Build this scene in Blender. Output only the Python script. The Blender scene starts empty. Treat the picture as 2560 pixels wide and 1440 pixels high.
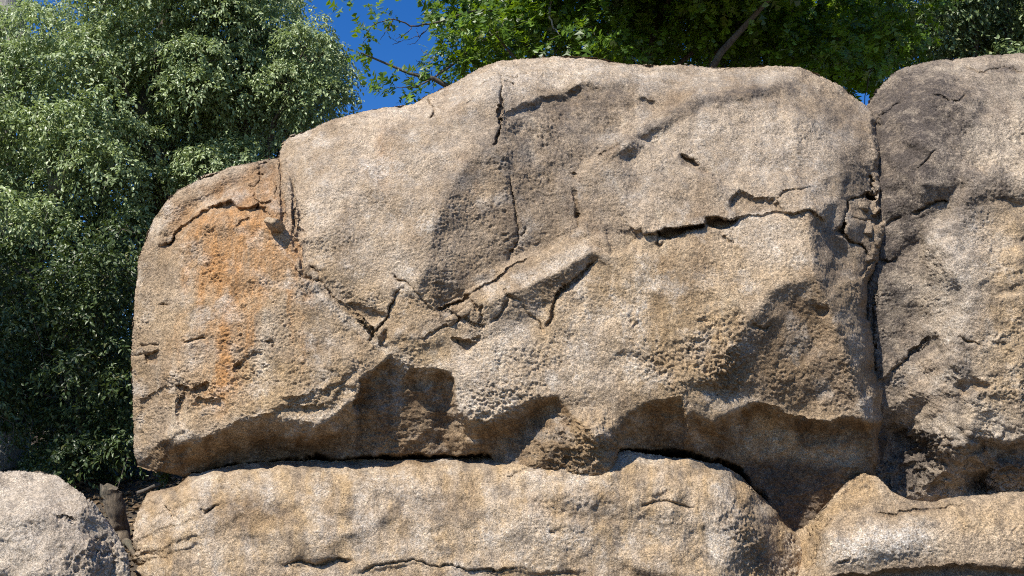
import bpy, math, random
import numpy as np
from mathutils import Vector
from mathutils.geometry import delaunay_2d_cdt

scene = bpy.context.scene
COL = scene.collection
R = math.radians

# ------------------------------------------------------------------ camera
FPX = 2459.0                       # focal length in pixels of a 2560 px wide frame
PITCH = R(12.0)
CAM = np.array([0.0, 0.0, 1.5])
cam_data = bpy.data.cameras.new("camera")
cam_data.sensor_width = 36.0
cam_data.lens = 36.0 * FPX / 2560.0
cam_data.clip_start = 0.05
cam_data.clip_end = 2000.0
cam = bpy.data.objects.new("camera", cam_data)
cam.location = CAM
cam.rotation_euler = (R(90) + PITCH, 0, 0)
COL.objects.link(cam)
scene.camera = cam

# ------------------------------------------------------------------ light
SUN_EL, SUN_AZ = 51.0, 41.0        # elevation; degrees left of straight behind the camera
world = bpy.data.worlds.new("World")
scene.world = world
world.use_nodes = True
wn = world.node_tree
bg = wn.nodes["Background"]
sky = wn.nodes.new("ShaderNodeTexSky")
sky.sky_type = 'NISHITA'
sky.sun_disc = False
sky.sun_elevation = R(SUN_EL)
sky.sun_rotation = R(180 + SUN_AZ)
sky.altitude = 600
sky.air_density = 1.0
sky.dust_density = 0.1
sky.ozone_density = 3.0
hs = wn.nodes.new("ShaderNodeHueSaturation")
hs.inputs["Saturation"].default_value = 1.36
hs.inputs["Hue"].default_value = 0.512
hs.inputs["Value"].default_value = 1.0
wn.links.new(sky.outputs[0], hs.inputs["Color"])
wn.links.new(hs.outputs[0], bg.inputs["Color"])
bg.inputs["Strength"].default_value = 0.11

sun_data = bpy.data.lights.new("sun", 'SUN')
sun_data.energy = 5.0
sun_data.angle = R(0.5)
sun_data.color = (1.0, 0.95, 0.86)
sun = bpy.data.objects.new("sun", sun_data)
az = R(SUN_AZ); el = R(SUN_EL)
SUN_DIR = Vector((-math.sin(az) * math.cos(el), -math.cos(az) * math.cos(el), math.sin(el)))
sun.rotation_euler = SUN_DIR.to_track_quat('Z', 'Y').to_euler()
sun.location = (-8, -12, 20)
COL.objects.link(sun)

vs = scene.view_settings
vs.view_transform = 'Standard'
vs.look = 'None'
vs.gamma = 1.0
vs.exposure = 0.55
vs.use_curve_mapping = False
scene.render.engine = 'CYCLES'
scene.cycles.max_bounces = 6
scene.cycles.filter_width = 1.05
scene.cycles.use_denoising = False
scene.cycles.transparent_max_bounces = 4

# ------------------------------------------------------------------ helpers
def unproject(px, py, Y):
    """points on the ray through photo pixel (px, py) at world depth Y"""
    xc = (np.asarray(px, float) - 1280.0) / FPX
    yc = (720.0 - np.asarray(py, float)) / FPX
    dy = math.cos(PITCH) - yc * math.sin(PITCH)
    dz = math.sin(PITCH) + yc * math.cos(PITCH)
    t = Y / dy
    return np.stack([CAM[0] + xc * t, CAM[1] + dy * t, CAM[2] + dz * t], -1)

def P(px, py, Y):
    return Vector(unproject(px, py, Y))

def _hash(ix, iy, iz, seed):
    h = (ix.astype(np.uint32) * np.uint32(374761393) + iy.astype(np.uint32) * np.uint32(668265263)
         + iz.astype(np.uint32) * np.uint32(2147483647) + np.uint32(seed * 974634777 & 0xFFFFFFFF))
    h = (h ^ (h >> np.uint32(13))) * np.uint32(1274126177)
    h = (h ^ (h >> np.uint32(16))) * np.uint32(2246822519)
    return h ^ (h >> np.uint32(15))

_G = np.random.RandomState(7).normal(size=(256, 3))
_G /= np.linalg.norm(_G, axis=1, keepdims=True)
_GX, _GY, _GZ = (np.ascontiguousarray(_G[:, k], np.float32) for k in range(3))

def perlin(p, seed=0):
    p = np.asarray(p, np.float32)
    shape = p.shape[:-1]
    c = [np.ascontiguousarray(p[..., k]).ravel() for k in range(3)]
    flat = c[2].size > 0 and c[2].min() == c[2].max()       # a drawing: two dimensions are enough
    i = [np.floor(a) for a in c]
    f = [a - b for a, b in zip(c, i)]
    i = [a.astype(np.int32).astype(np.uint32) for a in i]
    u = [a * a * a * (a * (a * 6 - 15) + 10) for a in f]
    hx = [(i[0] + np.uint32(k)) * np.uint32(374761393) for k in (0, 1)]
    hy = [(i[1] + np.uint32(k)) * np.uint32(668265263) for k in (0, 1)]
    hz = [(i[2] + np.uint32(k)) * np.uint32(2654435761) + np.uint32(seed * 974634777 & 0xFFFFFFFF) for k in ((0,) if flat else (0, 1))]
    def corner(dx, dy, dz):
        h = hx[dx] + hy[dy] + hz[dz]
        h ^= h >> np.uint32(15); h *= np.uint32(2246822519); h ^= h >> np.uint32(13); h *= np.uint32(3266489917)
        g = (h >> np.uint32(24)).astype(np.intp)
        r = _GX[g] * (f[0] - dx) + _GY[g] * (f[1] - dy)
        return r if flat else r + _GZ[g] * (f[2] - dz)
    def plane(dz):
        a = corner(0, 0, dz); a += u[0] * (corner(1, 0, dz) - a)
        b = corner(0, 1, dz); b += u[0] * (corner(1, 1, dz) - b)
        a += u[1] * (b - a)
        return a
    r = plane(0)
    if flat:
        r *= 1.25
    else:
        r += u[2] * (plane(1) - r)
    return (r * np.float32(1.5)).reshape(shape)

def fbm(p, octaves=4, gain=0.5, seed=0, lac=2.03):
    a, s = 1.0, 0.0
    p = np.asarray(p, np.float32)
    for k in range(octaves):
        s = s + a * perlin(p, seed + k * 17)
        a *= gain
        p = p * lac
    return s

def cells(p, seed=0, want_id=False):
    """distance to the nearest of jittered points (and that point's number)"""
    p = np.asarray(p, np.float32)
    i = np.floor(p).astype(np.int32)
    f1 = np.full(p.shape[:-1], 9.0, np.float32)
    hid = np.zeros(p.shape[:-1], np.uint32)
    fx, fy, fz = (np.ascontiguousarray(p[..., k] - i[..., k]) for k in range(3))
    ix, iy, iz = (np.ascontiguousarray(i[..., k]) for k in range(3))
    s = np.float32(1 / 1024.0)
    for dx in (-1, 0, 1):
        for dy in (-1, 0, 1):
            for dz in (-1, 0, 1):
                h = _hash(ix + dx, iy + dy, iz + dz, seed)
                jx = (h & np.uint32(1023)).astype(np.float32) * s + np.float32(dx) - fx
                jy = ((h >> np.uint32(10)) & np.uint32(1023)).astype(np.float32) * s + np.float32(dy) - fy
                jz = (h >> np.uint32(20)).astype(np.float32) * np.float32(1 / 4096.0) + np.float32(dz) - fz
                d = jx * jx + jy * jy + jz * jz
                if want_id:
                    hid = np.where(d < f1, h, hid)
                f1 = np.minimum(f1, d)
    return (np.sqrt(f1), hid) if want_id else np.sqrt(f1)

def cells2(x, y, seed=0):
    """flat version: number of the nearest point and the offset from it"""
    ix, iy = np.floor(x).astype(np.int32), np.floor(y).astype(np.int32)
    best = np.full(x.shape, 9.0, np.float32); hid = np.zeros(x.shape, np.uint32)
    ox = np.zeros(x.shape, np.float32); oy = ox.copy()
    for dx in (-1, 0, 1):
        for dy in (-1, 0, 1):
            h = _hash(ix + dx, iy + dy, 0 * ix, seed)
            jx = x - (ix + dx + (h & np.uint32(1023)) / 1024.0); jy = y - (iy + dy + ((h >> np.uint32(10)) & np.uint32(1023)) / 1024.0)
            d = jx * jx + jy * jy
            u = d < best
            best = np.where(u, d, best); hid = np.where(u, h, hid); ox = np.where(u, jx, ox); oy = np.where(u, jy, oy)
    return hid, ox, oy

def sstep(a, b, x):
    t = np.clip((x - a) / (b - a), 0, 1)
    return t * t * (3 - 2 * t)

def new_mesh(name, verts, faces, mat=None, parent=None, smooth=True):
    """faces: list of lists, or an (n,3)/(n,4) array; linked as one mesh object"""
    me = bpy.data.meshes.new(name)
    if isinstance(faces, np.ndarray):
        n, k = faces.shape
        me.vertices.add(len(verts))
        me.vertices.foreach_set("co", np.ascontiguousarray(verts, np.float32).ravel())
        me.loops.add(n * k)
        me.loops.foreach_set("vertex_index", np.ascontiguousarray(faces, np.int32).ravel())
        me.polygons.add(n)
        me.polygons.foreach_set("loop_start", np.arange(0, n * k, k, dtype=np.int32))
        me.polygons.foreach_set("loop_total", np.full(n, k, np.int32))
        me.update(calc_edges=True)
    else:
        me.from_pydata([tuple(v) for v in verts], [], [list(f) for f in faces])
    me.polygons.foreach_set("use_smooth", np.full(len(me.polygons), smooth, bool))
    me.update()
    if mat:
        me.materials.append(mat)
    o = bpy.data.objects.new(name, me)
    COL.objects.link(o)
    if parent:
        o.parent = parent
    return o

def empty(name, loc, label, cat, group=None):
    o = bpy.data.objects.new(name, None)
    o.empty_display_size = 0.2
    o.location = loc
    COL.objects.link(o)
    o["label"] = label
    o["category"] = cat
    if group:
        o["group"] = group
    return o

def tag(o, label, cat, group=None):
    o["label"] = label
    o["category"] = cat
    if group:
        o["group"] = group
    return o

# ------------------------------------------------------------------ node helpers
class NT:
    def __init__(self, name):
        self.mat = bpy.data.materials.new(name)
        self.mat.use_nodes = True
        self.t = self.mat.node_tree
        self.bsdf = self.t.nodes["Principled BSDF"]
    def n(self, kind, **kw):
        nd = self.t.nodes.new(kind)
        for k, v in kw.items():
            setattr(nd, k, v)
        return nd
    def l(self, a, b):
        self.t.links.new(a, b)
    def noise(self, co, scale, detail=4, rough=0.55, dist=0.0):
        nd = self.n("ShaderNodeTexNoise")
        nd.inputs["Scale"].default_value = scale
        nd.inputs["Detail"].default_value = detail
        nd.inputs["Roughness"].default_value = rough
        nd.inputs["Distortion"].default_value = dist
        self.l(co, nd.inputs["Vector"])
        return nd.outputs["Fac"]
    def ramp(self, fac, a, b, va=0.0, vb=1.0):
        nd = self.n("ShaderNodeMapRange")
        nd.interpolation_type = 'SMOOTHSTEP'
        nd.inputs["From Min"].default_value = a
        nd.inputs["From Max"].default_value = b
        nd.inputs["To Min"].default_value = va
        nd.inputs["To Max"].default_value = vb
        self.l(fac, nd.inputs["Value"])
        return nd.outputs["Result"]
    def math(self, op, a, b=None):
        nd = self.n("ShaderNodeMath", operation=op)
        for k, v in enumerate((a, b)):
            if v is None:
                continue
            if isinstance(v, (int, float)):
                nd.inputs[k].default_value = v
            else:
                self.l(v, nd.inputs[k])
        return nd.outputs[0]
    def mix(self, fac, a, b, blend='MIX'):
        nd = self.n("ShaderNodeMix", data_type='RGBA', blend_type=blend, clamp_factor=True)
        if isinstance(fac, (int, float)):
            nd.inputs[0].default_value = fac
        else:
            self.l(fac, nd.inputs[0])
        for k, v in ((6, a), (7, b)):
            if isinstance(v, tuple):
                nd.inputs[k].default_value = (*v, 1.0)
            else:
                self.l(v, nd.inputs[k])
        return nd.outputs[2]
    def attr(self, name):
        nd = self.n("ShaderNodeAttribute", attribute_name=name)
        return nd

def rock_material(name, tan, brown, grey, bump=1.0):
    m = NT(name)
    tc = m.n("ShaderNodeTexCoord")
    co = tc.outputs["Object"]
    a = m.attr("stain")          # r rust, g dark lichen and painted shade, b pale crust and painted light
    b = m.attr("tone")           # r ochre, g brown, b roughness of the face
    sa = m.n("ShaderNodeSeparateColor"); m.l(a.outputs["Color"], sa.inputs[0])
    sb = m.n("ShaderNodeSeparateColor"); m.l(b.outputs["Color"], sb.inputs[0])
    n_big = m.noise(co, 1.3, 5, 0.6, 0.4)
    n_mid = m.noise(co, 5.5, 6, 0.68, 0.3)
    n_fin = m.noise(co, 34.0, 5, 0.75)
    n_grn = m.noise(co, 78.0, 4, 0.8)
    mp = m.n("ShaderNodeMapping"); mp.inputs["Scale"].default_value = (1.0, 1.0, 0.16); m.l(co, mp.inputs[0])
    n_str = m.noise(mp.outputs[0], 5.0, 5, 0.65, 0.5)          # runs of weather down the face
    def mottle(mask, gain=1.7, n=n_mid, hard=0.45):
        """a stain with crisp, uneven edges: the mask against the noise"""
        f = m.math('ADD', m.math('MULTIPLY', mask, gain), m.math('MULTIPLY', m.math('SUBTRACT', n, 0.5), 2.0))
        return m.ramp(f, 0.42 - hard * 0.5 + 0.12, 0.42 + hard * 0.5 + 0.12)
    c = m.mix(m.ramp(n_big, 0.36, 0.64), tan, brown)
    c = m.mix(m.ramp(n_mid, 0.47, 0.70, 0, 0.45), c, grey)
    c = m.mix(m.ramp(n_str, 0.54, 0.70, 0, 0.55), c, (0.20, 0.145, 0.095))
    c = m.mix(m.ramp(n_str, 0.44, 0.30, 0, 0.40), c, (0.62, 0.52, 0.385))
    # ochre and brown tone of the face; brown also carries painted shade
    c = m.mix(m.math('MULTIPLY', sb.outputs[0], m.ramp(n_mid, 0.3, 0.62, 0.45, 0.9)), c, (0.43, 0.29, 0.145))
    c = m.mix(m.math('MULTIPLY', sb.outputs[1], m.ramp(n_fin, 0.3, 0.65, 0.55, 1.0)), c, (0.15, 0.088, 0.04))
    # rust
    c = m.mix(m.math('MULTIPLY', m.math('MULTIPLY', sa.outputs[0], m.ramp(n_str, 0.36, 0.60, 0.6, 1.35)), m.ramp(n_fin, 0.28, 0.6, 0.5, 0.95)), c, (0.41, 0.215, 0.085))
    # pale crust, and light painted on the bar's upper face
    c = m.mix(m.math('MULTIPLY', m.math('MULTIPLY', sa.outputs[2], m.ramp(n_mid, 0.34, 0.62, 0.5, 1.15)), m.ramp(n_fin, 0.36, 0.6, 0.2, 0.85)), c, (0.60, 0.535, 0.45))
    # dark lichen, and shade painted on facets and undersides
    c = m.mix(m.math('MULTIPLY', m.math('MULTIPLY', sa.outputs[1], m.ramp(n_mid, 0.34, 0.62, 0.75, 1.45)), m.ramp(n_fin, 0.30, 0.6, 0.6, 1.0)), c, (0.088, 0.070, 0.057))
    # mineral grain: pale feldspar and dark mica, lighter and darker than the stone they sit in
    n_spk = m.noise(co, 42.0, 3, 0.65)
    n_lich = m.noise(co, 17.0, 5, 0.7, 0.6)
    g = m.math('MULTIPLY', m.ramp(n_grn, 0.34, 0.67, 0.52, 1.55), m.ramp(n_spk, 0.28, 0.45, 0.45, 1.05))
    g = m.math('MULTIPLY', g, m.ramp(n_lich, 0.30, 0.68, 1.24, 0.76))
    c = m.mix(1.0, c, g, 'MULTIPLY')
    c = m.mix(m.ramp(n_grn, 0.60, 0.72, 0, 0.32), c, (0.66, 0.59, 0.48))
    m.l(c, m.bsdf.inputs["Base Color"])
    m.bsdf.inputs["Roughness"].default_value = 0.88
    m.bsdf.inputs["Specular IOR Level"].default_value = 0.25
    # fine relief
    h = m.math('ADD', m.math('MULTIPLY', n_grn, 0.5), m.math('MULTIPLY', n_fin, 1.0))
    h = m.math('ADD', h, m.math('MULTIPLY', n_spk, 0.6))
    bp = m.n("ShaderNodeBump")
    bp.inputs["Strength"].default_value = 0.95 * bump
    bp.inputs["Distance"].default_value = 0.02
    m.l(h, bp.inputs["Height"])
    m.l(bp.outputs[0], m.bsdf.inputs["Normal"])
    return m.mat

MAT_ROCK = rock_material("weathered_sandstone", (0.435, 0.335, 0.232), (0.31, 0.226, 0.143), (0.27, 0.22, 0.172))
MAT_ROCK_GREY = rock_material("grey_granite", (0.45, 0.362, 0.265), (0.31, 0.24, 0.172), (0.275, 0.23, 0.187), 1.1)

# ------------------------------------------------------------------ rock sculpting
class Raster:
    """an image in photo pixels on which the relief of one rock face is drawn (metres towards the viewer)"""
    def __init__(self, x0, y0, x1, y1, step=2.0, seed=1):
        self.x0, self.y0, self.step = x0, y0, step
        self.nx = int((x1 - x0) / step) + 1
        self.ny = int((y1 - y0) / step) + 1
        self.X, self.Y = np.meshgrid(x0 + step * np.arange(self.nx), y0 + step * np.arange(self.ny))
        self.X = self.X.astype(np.float32); self.Y = self.Y.astype(np.float32)
        q = np.stack([self.X, self.Y, np.zeros_like(self.X)], -1)
        self.q = q
        # jagged lines: every crack and ledge is drawn through this warp
        self.WX = self.X + 9 * perlin(q / 55, seed) + 4.5 * perlin(q / 19, seed + 1) + 1.8 * perlin(q / 8, seed + 5)
        self.WY = self.Y + 9 * perlin(q / 55, seed + 2) + 4.5 * perlin(q / 19, seed + 3) + 1.8 * perlin(q / 8, seed + 6)
        self.d = np.zeros_like(self.X)
        self.m = {k: np.zeros_like(self.X) for k in ("rust", "dark", "pale", "ochre", "brown", "rough", "smooth")}
        self.m["rough"] += 0.35
    def macro(self, lines, points, blur=5, boost=0.8):
        pts, edges, val = [], [], []
        key = {}
        def idx(p):
            k = (p[0], p[1])
            if k not in key:
                key[k] = len(pts); pts.append(Vector((p[0], p[1]))); val.append(p[2])
            return key[k]
        for ln in lines:
            ids = [idx(p) for p in ln]
            edges += [(a, b) for a, b in zip(ids, ids[1:]) if a != b]
        for p in points:
            idx(p)
        x1 = self.x0 + self.step * self.nx; y1 = self.y0 + self.step * self.ny
        # corners of the raster take the value of the nearest control point
        for cx, cy in ((self.x0 - 60, self.y0 - 60), (x1 + 60, self.y0 - 60), (x1 + 60, y1 + 60), (self.x0 - 60, y1 + 60)):
            j = min(range(len(pts)), key=lambda i: (pts[i].x - cx) ** 2 + (pts[i].y - cy) ** 2)
            idx((cx, cy, val[j]))
        vo, eo, fo, ov, oe, of = delaunay_2d_cdt(pts, edges, [], 0, 1e-4)
        V = []
        for i, v in enumerate(vo):
            src = ov[i]
            if src:
                V.append(val[src[0]])
            else:                      # an edge crossing: nearest two
                ds = sorted((( (p.x - v.x) ** 2 + (p.y - v.y) ** 2), j) for j, p in enumerate(pts))[:3]
                w = [1 / (d + 1) for d, j in ds]
                V.append(sum(a * val[j] for a, (d, j) in zip(w, ds)) / sum(w))
        # the facets are drawn through a gentle warp so that no ridge is ruled straight
        GX = 0.35 * self.X + 0.65 * self.WX; GY = 0.35 * self.Y + 0.65 * self.WY
        out = np.zeros_like(self.X)
        for tri in fo:
            a, b, c = (vo[i] for i in tri)
            xs = (min(a.x, b.x, c.x) - 20, max(a.x, b.x, c.x) + 20); ys = (min(a.y, b.y, c.y) - 20, max(a.y, b.y, c.y) + 20)
            i0 = max(0, int((xs[0] - self.x0) / self.step)); i1 = min(self.nx, int((xs[1] - self.x0) / self.step) + 2)
            j0 = max(0, int((ys[0] - self.y0) / self.step)); j1 = min(self.ny, int((ys[1] - self.y0) / self.step) + 2)
            if i0 >= i1 or j0 >= j1:
                continue
            x = GX[j0:j1, i0:i1]; y = GY[j0:j1, i0:i1]
            den = (b.y - c.y) * (a.x - c.x) + (c.x - b.x) * (a.y - c.y)
            if abs(den) < 1e-6:
                continue
            l1 = ((b.y - c.y) * (x - c.x) + (c.x - b.x) * (y - c.y)) / den
            l2 = ((c.y - a.y) * (x - c.x) + (a.x - c.x) * (y - c.y)) / den
            l3 = 1 - l1 - l2
            ins = (l1 >= -1e-4) & (l2 >= -1e-4) & (l3 >= -1e-4)
            v = l1 * V[tri[0]] + l2 * V[tri[1]] + l3 * V[tri[2]]
            blk = out[j0:j1, i0:i1]
            blk[ins] = v[ins]
        sharp = self.blur(out, blur)
        soft = self.blur(out, 55)
        self.d += sharp + boost * (sharp - soft)
    def facets(self, size, amp, blur=3, seed=0, stretch=0.7, mask=None):
        """small broken planes, each tilted its own way"""
        x = (self.X + 0.35 * self.Y) + 1.6 * (self.WX - self.X); y = (self.Y - 0.25 * self.X) + 1.6 * (self.WY - self.Y)
        h, ox, oy = cells2(x / size, y / (size * stretch), seed)
        gx = (h & np.uint32(255)).astype(np.float32) / 127.5 - 1; gy = ((h >> np.uint32(8)) & np.uint32(255)).astype(np.float32) / 127.5 - 1
        g0 = ((h >> np.uint32(16)) & np.uint32(255)).astype(np.float32) / 127.5 - 1
        v = self.blur(amp * (gx * ox + gy * oy + 0.35 * g0), blur)
        self.d += v if mask is None else v * mask
    def blur(self, a, px):
        r = max(1, int(round(px / self.step)))
        for _ in range(3):
            for ax in (0, 1):
                pad = [(0, 0), (0, 0)]; pad[ax] = (r + 1, r)
                c = np.cumsum(np.pad(a, pad, mode='edge').astype(np.float64), axis=ax)
                n = a.shape[ax]
                hi = np.take(c, np.arange(2 * r + 1, 2 * r + 1 + n), axis=ax)
                lo = np.take(c, np.arange(0, n), axis=ax)
                a = ((hi - lo) / (2 * r + 1)).astype(np.float32)
        return a
    def dist(self, pts, pad=80, warp=1.0):
        """distance to a polyline inside its padded box: slice, distance, signed distance, arc position 0..1, overshoot"""
        p = np.array([q[:2] for q in pts], float)
        i0 = max(0, int((p[:, 0].min() - pad - self.x0) / self.step)); i1 = min(self.nx, int((p[:, 0].max() + pad - self.x0) / self.step) + 1)
        j0 = max(0, int((p[:, 1].min() - pad - self.y0) / self.step)); j1 = min(self.ny, int((p[:, 1].max() + pad - self.y0) / self.step) + 1)
        sl = (slice(j0, j1), slice(i0, i1))
        x = self.X[sl] * (1 - warp) + self.WX[sl] * warp
        y = self.Y[sl] * (1 - warp) + self.WY[sl] * warp
        best = np.full(x.shape, 1e9, np.float32); sgn = np.ones_like(best); s = np.zeros_like(best); over = np.zeros_like(best)
        seg = np.hypot(*(p[1:] - p[:-1]).T); L = seg.sum(); acc = 0.0
        for k in range(len(p) - 1):
            ax, ay = p[k]; bx, by = p[k + 1]; dx, dy = bx - ax, by - ay
            l2 = dx * dx + dy * dy + 1e-9
            t0 = ((x - ax) * dx + (y - ay) * dy) / l2
            t = np.clip(t0, 0, 1)
            ex, ey = x - ax - t * dx, y - ay - t * dy
            dd = np.sqrt(ex * ex + ey * ey)
            cr = (dx * (y - ay) - dy * (x - ax)) / math.sqrt(l2)
            ov = np.zeros_like(dd)
            if k == 0: ov = np.maximum(ov, -t0 * math.sqrt(l2))
            if k == len(p) - 2: ov = np.maximum(ov, (t0 - 1) * math.sqrt(l2))
            u = dd < best
            best = np.where(u, dd, best); sgn = np.where(u, np.sign(cr), sgn)
            s = np.where(u, (acc + t * seg[k]) / L, s); over = np.where(u, ov, over)
            acc += seg[k]
        return sl, best, best * sgn, s, over
    def crack(self, pts, w=5, depth=0.1, taper=0.15, warp=1.0, dirt=0.5):
        w = w * 0.66; depth = depth * 0.68
        sl, dd, sd, s, ov = self.dist(pts, w * 4 + 20, warp)
        wv = w * (0.6 + 0.55 * (perlin(np.stack([self.X[sl], self.Y[sl], 0 * dd], -1) / 23, 31) + 0.5))
        k = (1 - sstep(0.25, 1.0, dd / np.maximum(wv, 0.8)))
        if taper:
            k = k * sstep(0, taper, s + 0.02) * sstep(0, taper, 1.02 - s)
        self.d[sl] -= depth * k
        self.m["brown"][sl] = np.maximum(self.m["brown"][sl], dirt * k)
        sh = np.exp(-(dd / (w * 1.6)) ** 2) * 0.012
        self.d[sl] -= sh
    def ledge(self, pts, amount, w=14, decay=120, warp=1.0, taper=0.1):
        """below/right of the line (its right-hand side in the picture) the face drops back by amount over w, easing out over decay"""
        sl, dd, sd, s, ov = self.dist(pts, decay * 2.2 + w, warp)
        k = sstep(0, 1, sd / w) * np.exp(-np.maximum(sd - w, 0) / decay)
        if taper:
            k = k * sstep(0, taper, s + 1e-3) * sstep(0, taper, 1 - s + 1e-3)
        self.d[sl] -= amount * k * np.exp(-(ov / 14) ** 2)
    def poly(self, pts, soft=8, warp=1.0):
        """soft 0..1 mask of a polygon"""
        pts = list(pts)
        sl, dd, sd, s, ov = self.dist(pts + [pts[0]], soft * 2 + 12, warp)
        x = self.X[sl] * (1 - warp) + self.WX[sl] * warp
        y = self.Y[sl] * (1 - warp) + self.WY[sl] * warp
        ins = np.zeros(x.shape, bool)
        for (ax, ay), (bx, by) in zip(pts, pts[1:] + pts[:1]):
            c = ((ay > y) != (by > y))
            xi = ax + (y - ay) * (bx - ax) / (by - ay + 1e-9)
            ins ^= c & (x < xi)
        return sl, sstep(-soft, soft, np.where(ins, dd, -dd))
    def dent(self, pts, depth, soft=8, warp=1.0, **masks):
        sl, k = self.poly(pts, soft, warp)
        self.d[sl] -= depth * k
        for n, v in masks.items():
            self.add(n, sl, k * v)
    def paint(self, pts, soft=20, warp=1.0, **masks):
        sl, k = self.poly(pts, soft, warp)
        for n, v in masks.items():
            self.add(n, sl, k * v)
    def blob(self, cx, cy, rx, ry, ang=0, depth=0.0, power=1.0, **masks):
        c, s = math.cos(R(ang)), math.sin(R(ang))
        x = self.WX - cx; y = self.WY - cy
        u = (x * c + y * s) / rx; v = (-x * s + y * c) / ry
        k = np.exp(-((u * u + v * v) ** power))
        self.d -= depth * k
        for n, val in masks.items():
            self.add(n, (slice(None), slice(None)), k * val)
    def add(self, n, sl, k):
        a = self.m[n][sl]
        if n == "rough":
            self.m[n][sl] = np.clip(a + k, 0, 1.6)
        elif (np.asarray(k) < 0).any():
            self.m[n][sl] = np.clip(a + k, 0, 1)
        else:
            self.m[n][sl] = 1 - (1 - a) * (1 - np.clip(k, 0, 1))
    def rim(self, pts, radius, drop, warp=0.3):
        sl, dd, sd, s, ov = self.dist(pts, radius + 10, warp)
        t = np.clip(dd / radius, 0, 1)
        self.d[sl] -= drop * (1 - np.sqrt(np.maximum(0, 1 - (1 - t) ** 2)))
    def sample(self, a, px, py):
        u = np.clip((px - self.x0) / self.step, 0, self.nx - 1.001); v = np.clip((py - self.y0) / self.step, 0, self.ny - 1.001)
        i = u.astype(int); j = v.astype(int); fu = u - i; fv = v - j
        return (a[j, i] * (1 - fu) * (1 - fv) + a[j, i + 1] * fu * (1 - fv) + a[j + 1, i] * (1 - fu) * fv + a[j + 1, i + 1] * fu * fv)

def resample(pts, n):
    p = np.array(pts, float)
    # smooth the corners of the traced outline a little
    seg = np.hypot(*(p[1:] - p[:-1]).T); s = np.concatenate([[0], np.cumsum(seg)]); t = np.linspace(0, s[-1], n)
    return np.stack([np.interp(t, s, p[:, 0]), np.interp(t, s, p[:, 1])], -1)

def jitter_curve(c, amp, seed):
    """uneven edge, untouched at its ends"""
    n = len(c)
    seg = np.hypot(*(c[1:] - c[:-1]).T); s = np.concatenate([[0], np.cumsum(seg)])
    z = np.zeros(n)
    j = sum(a * perlin(np.stack([s / w, z + seed, z], -1), seed) for a, w in ((1.0, 70), (0.55, 24), (0.3, 9)))
    t = np.gradient(c, axis=0); t /= np.linalg.norm(t, axis=1, keepdims=True) + 1e-9
    win = np.clip(np.minimum(np.arange(n), n - 1 - np.arange(n)) / 12.0, 0, 1)
    return c + (amp * j * win)[:, None] * np.stack([t[:, 1], -t[:, 0]], -1)

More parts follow.
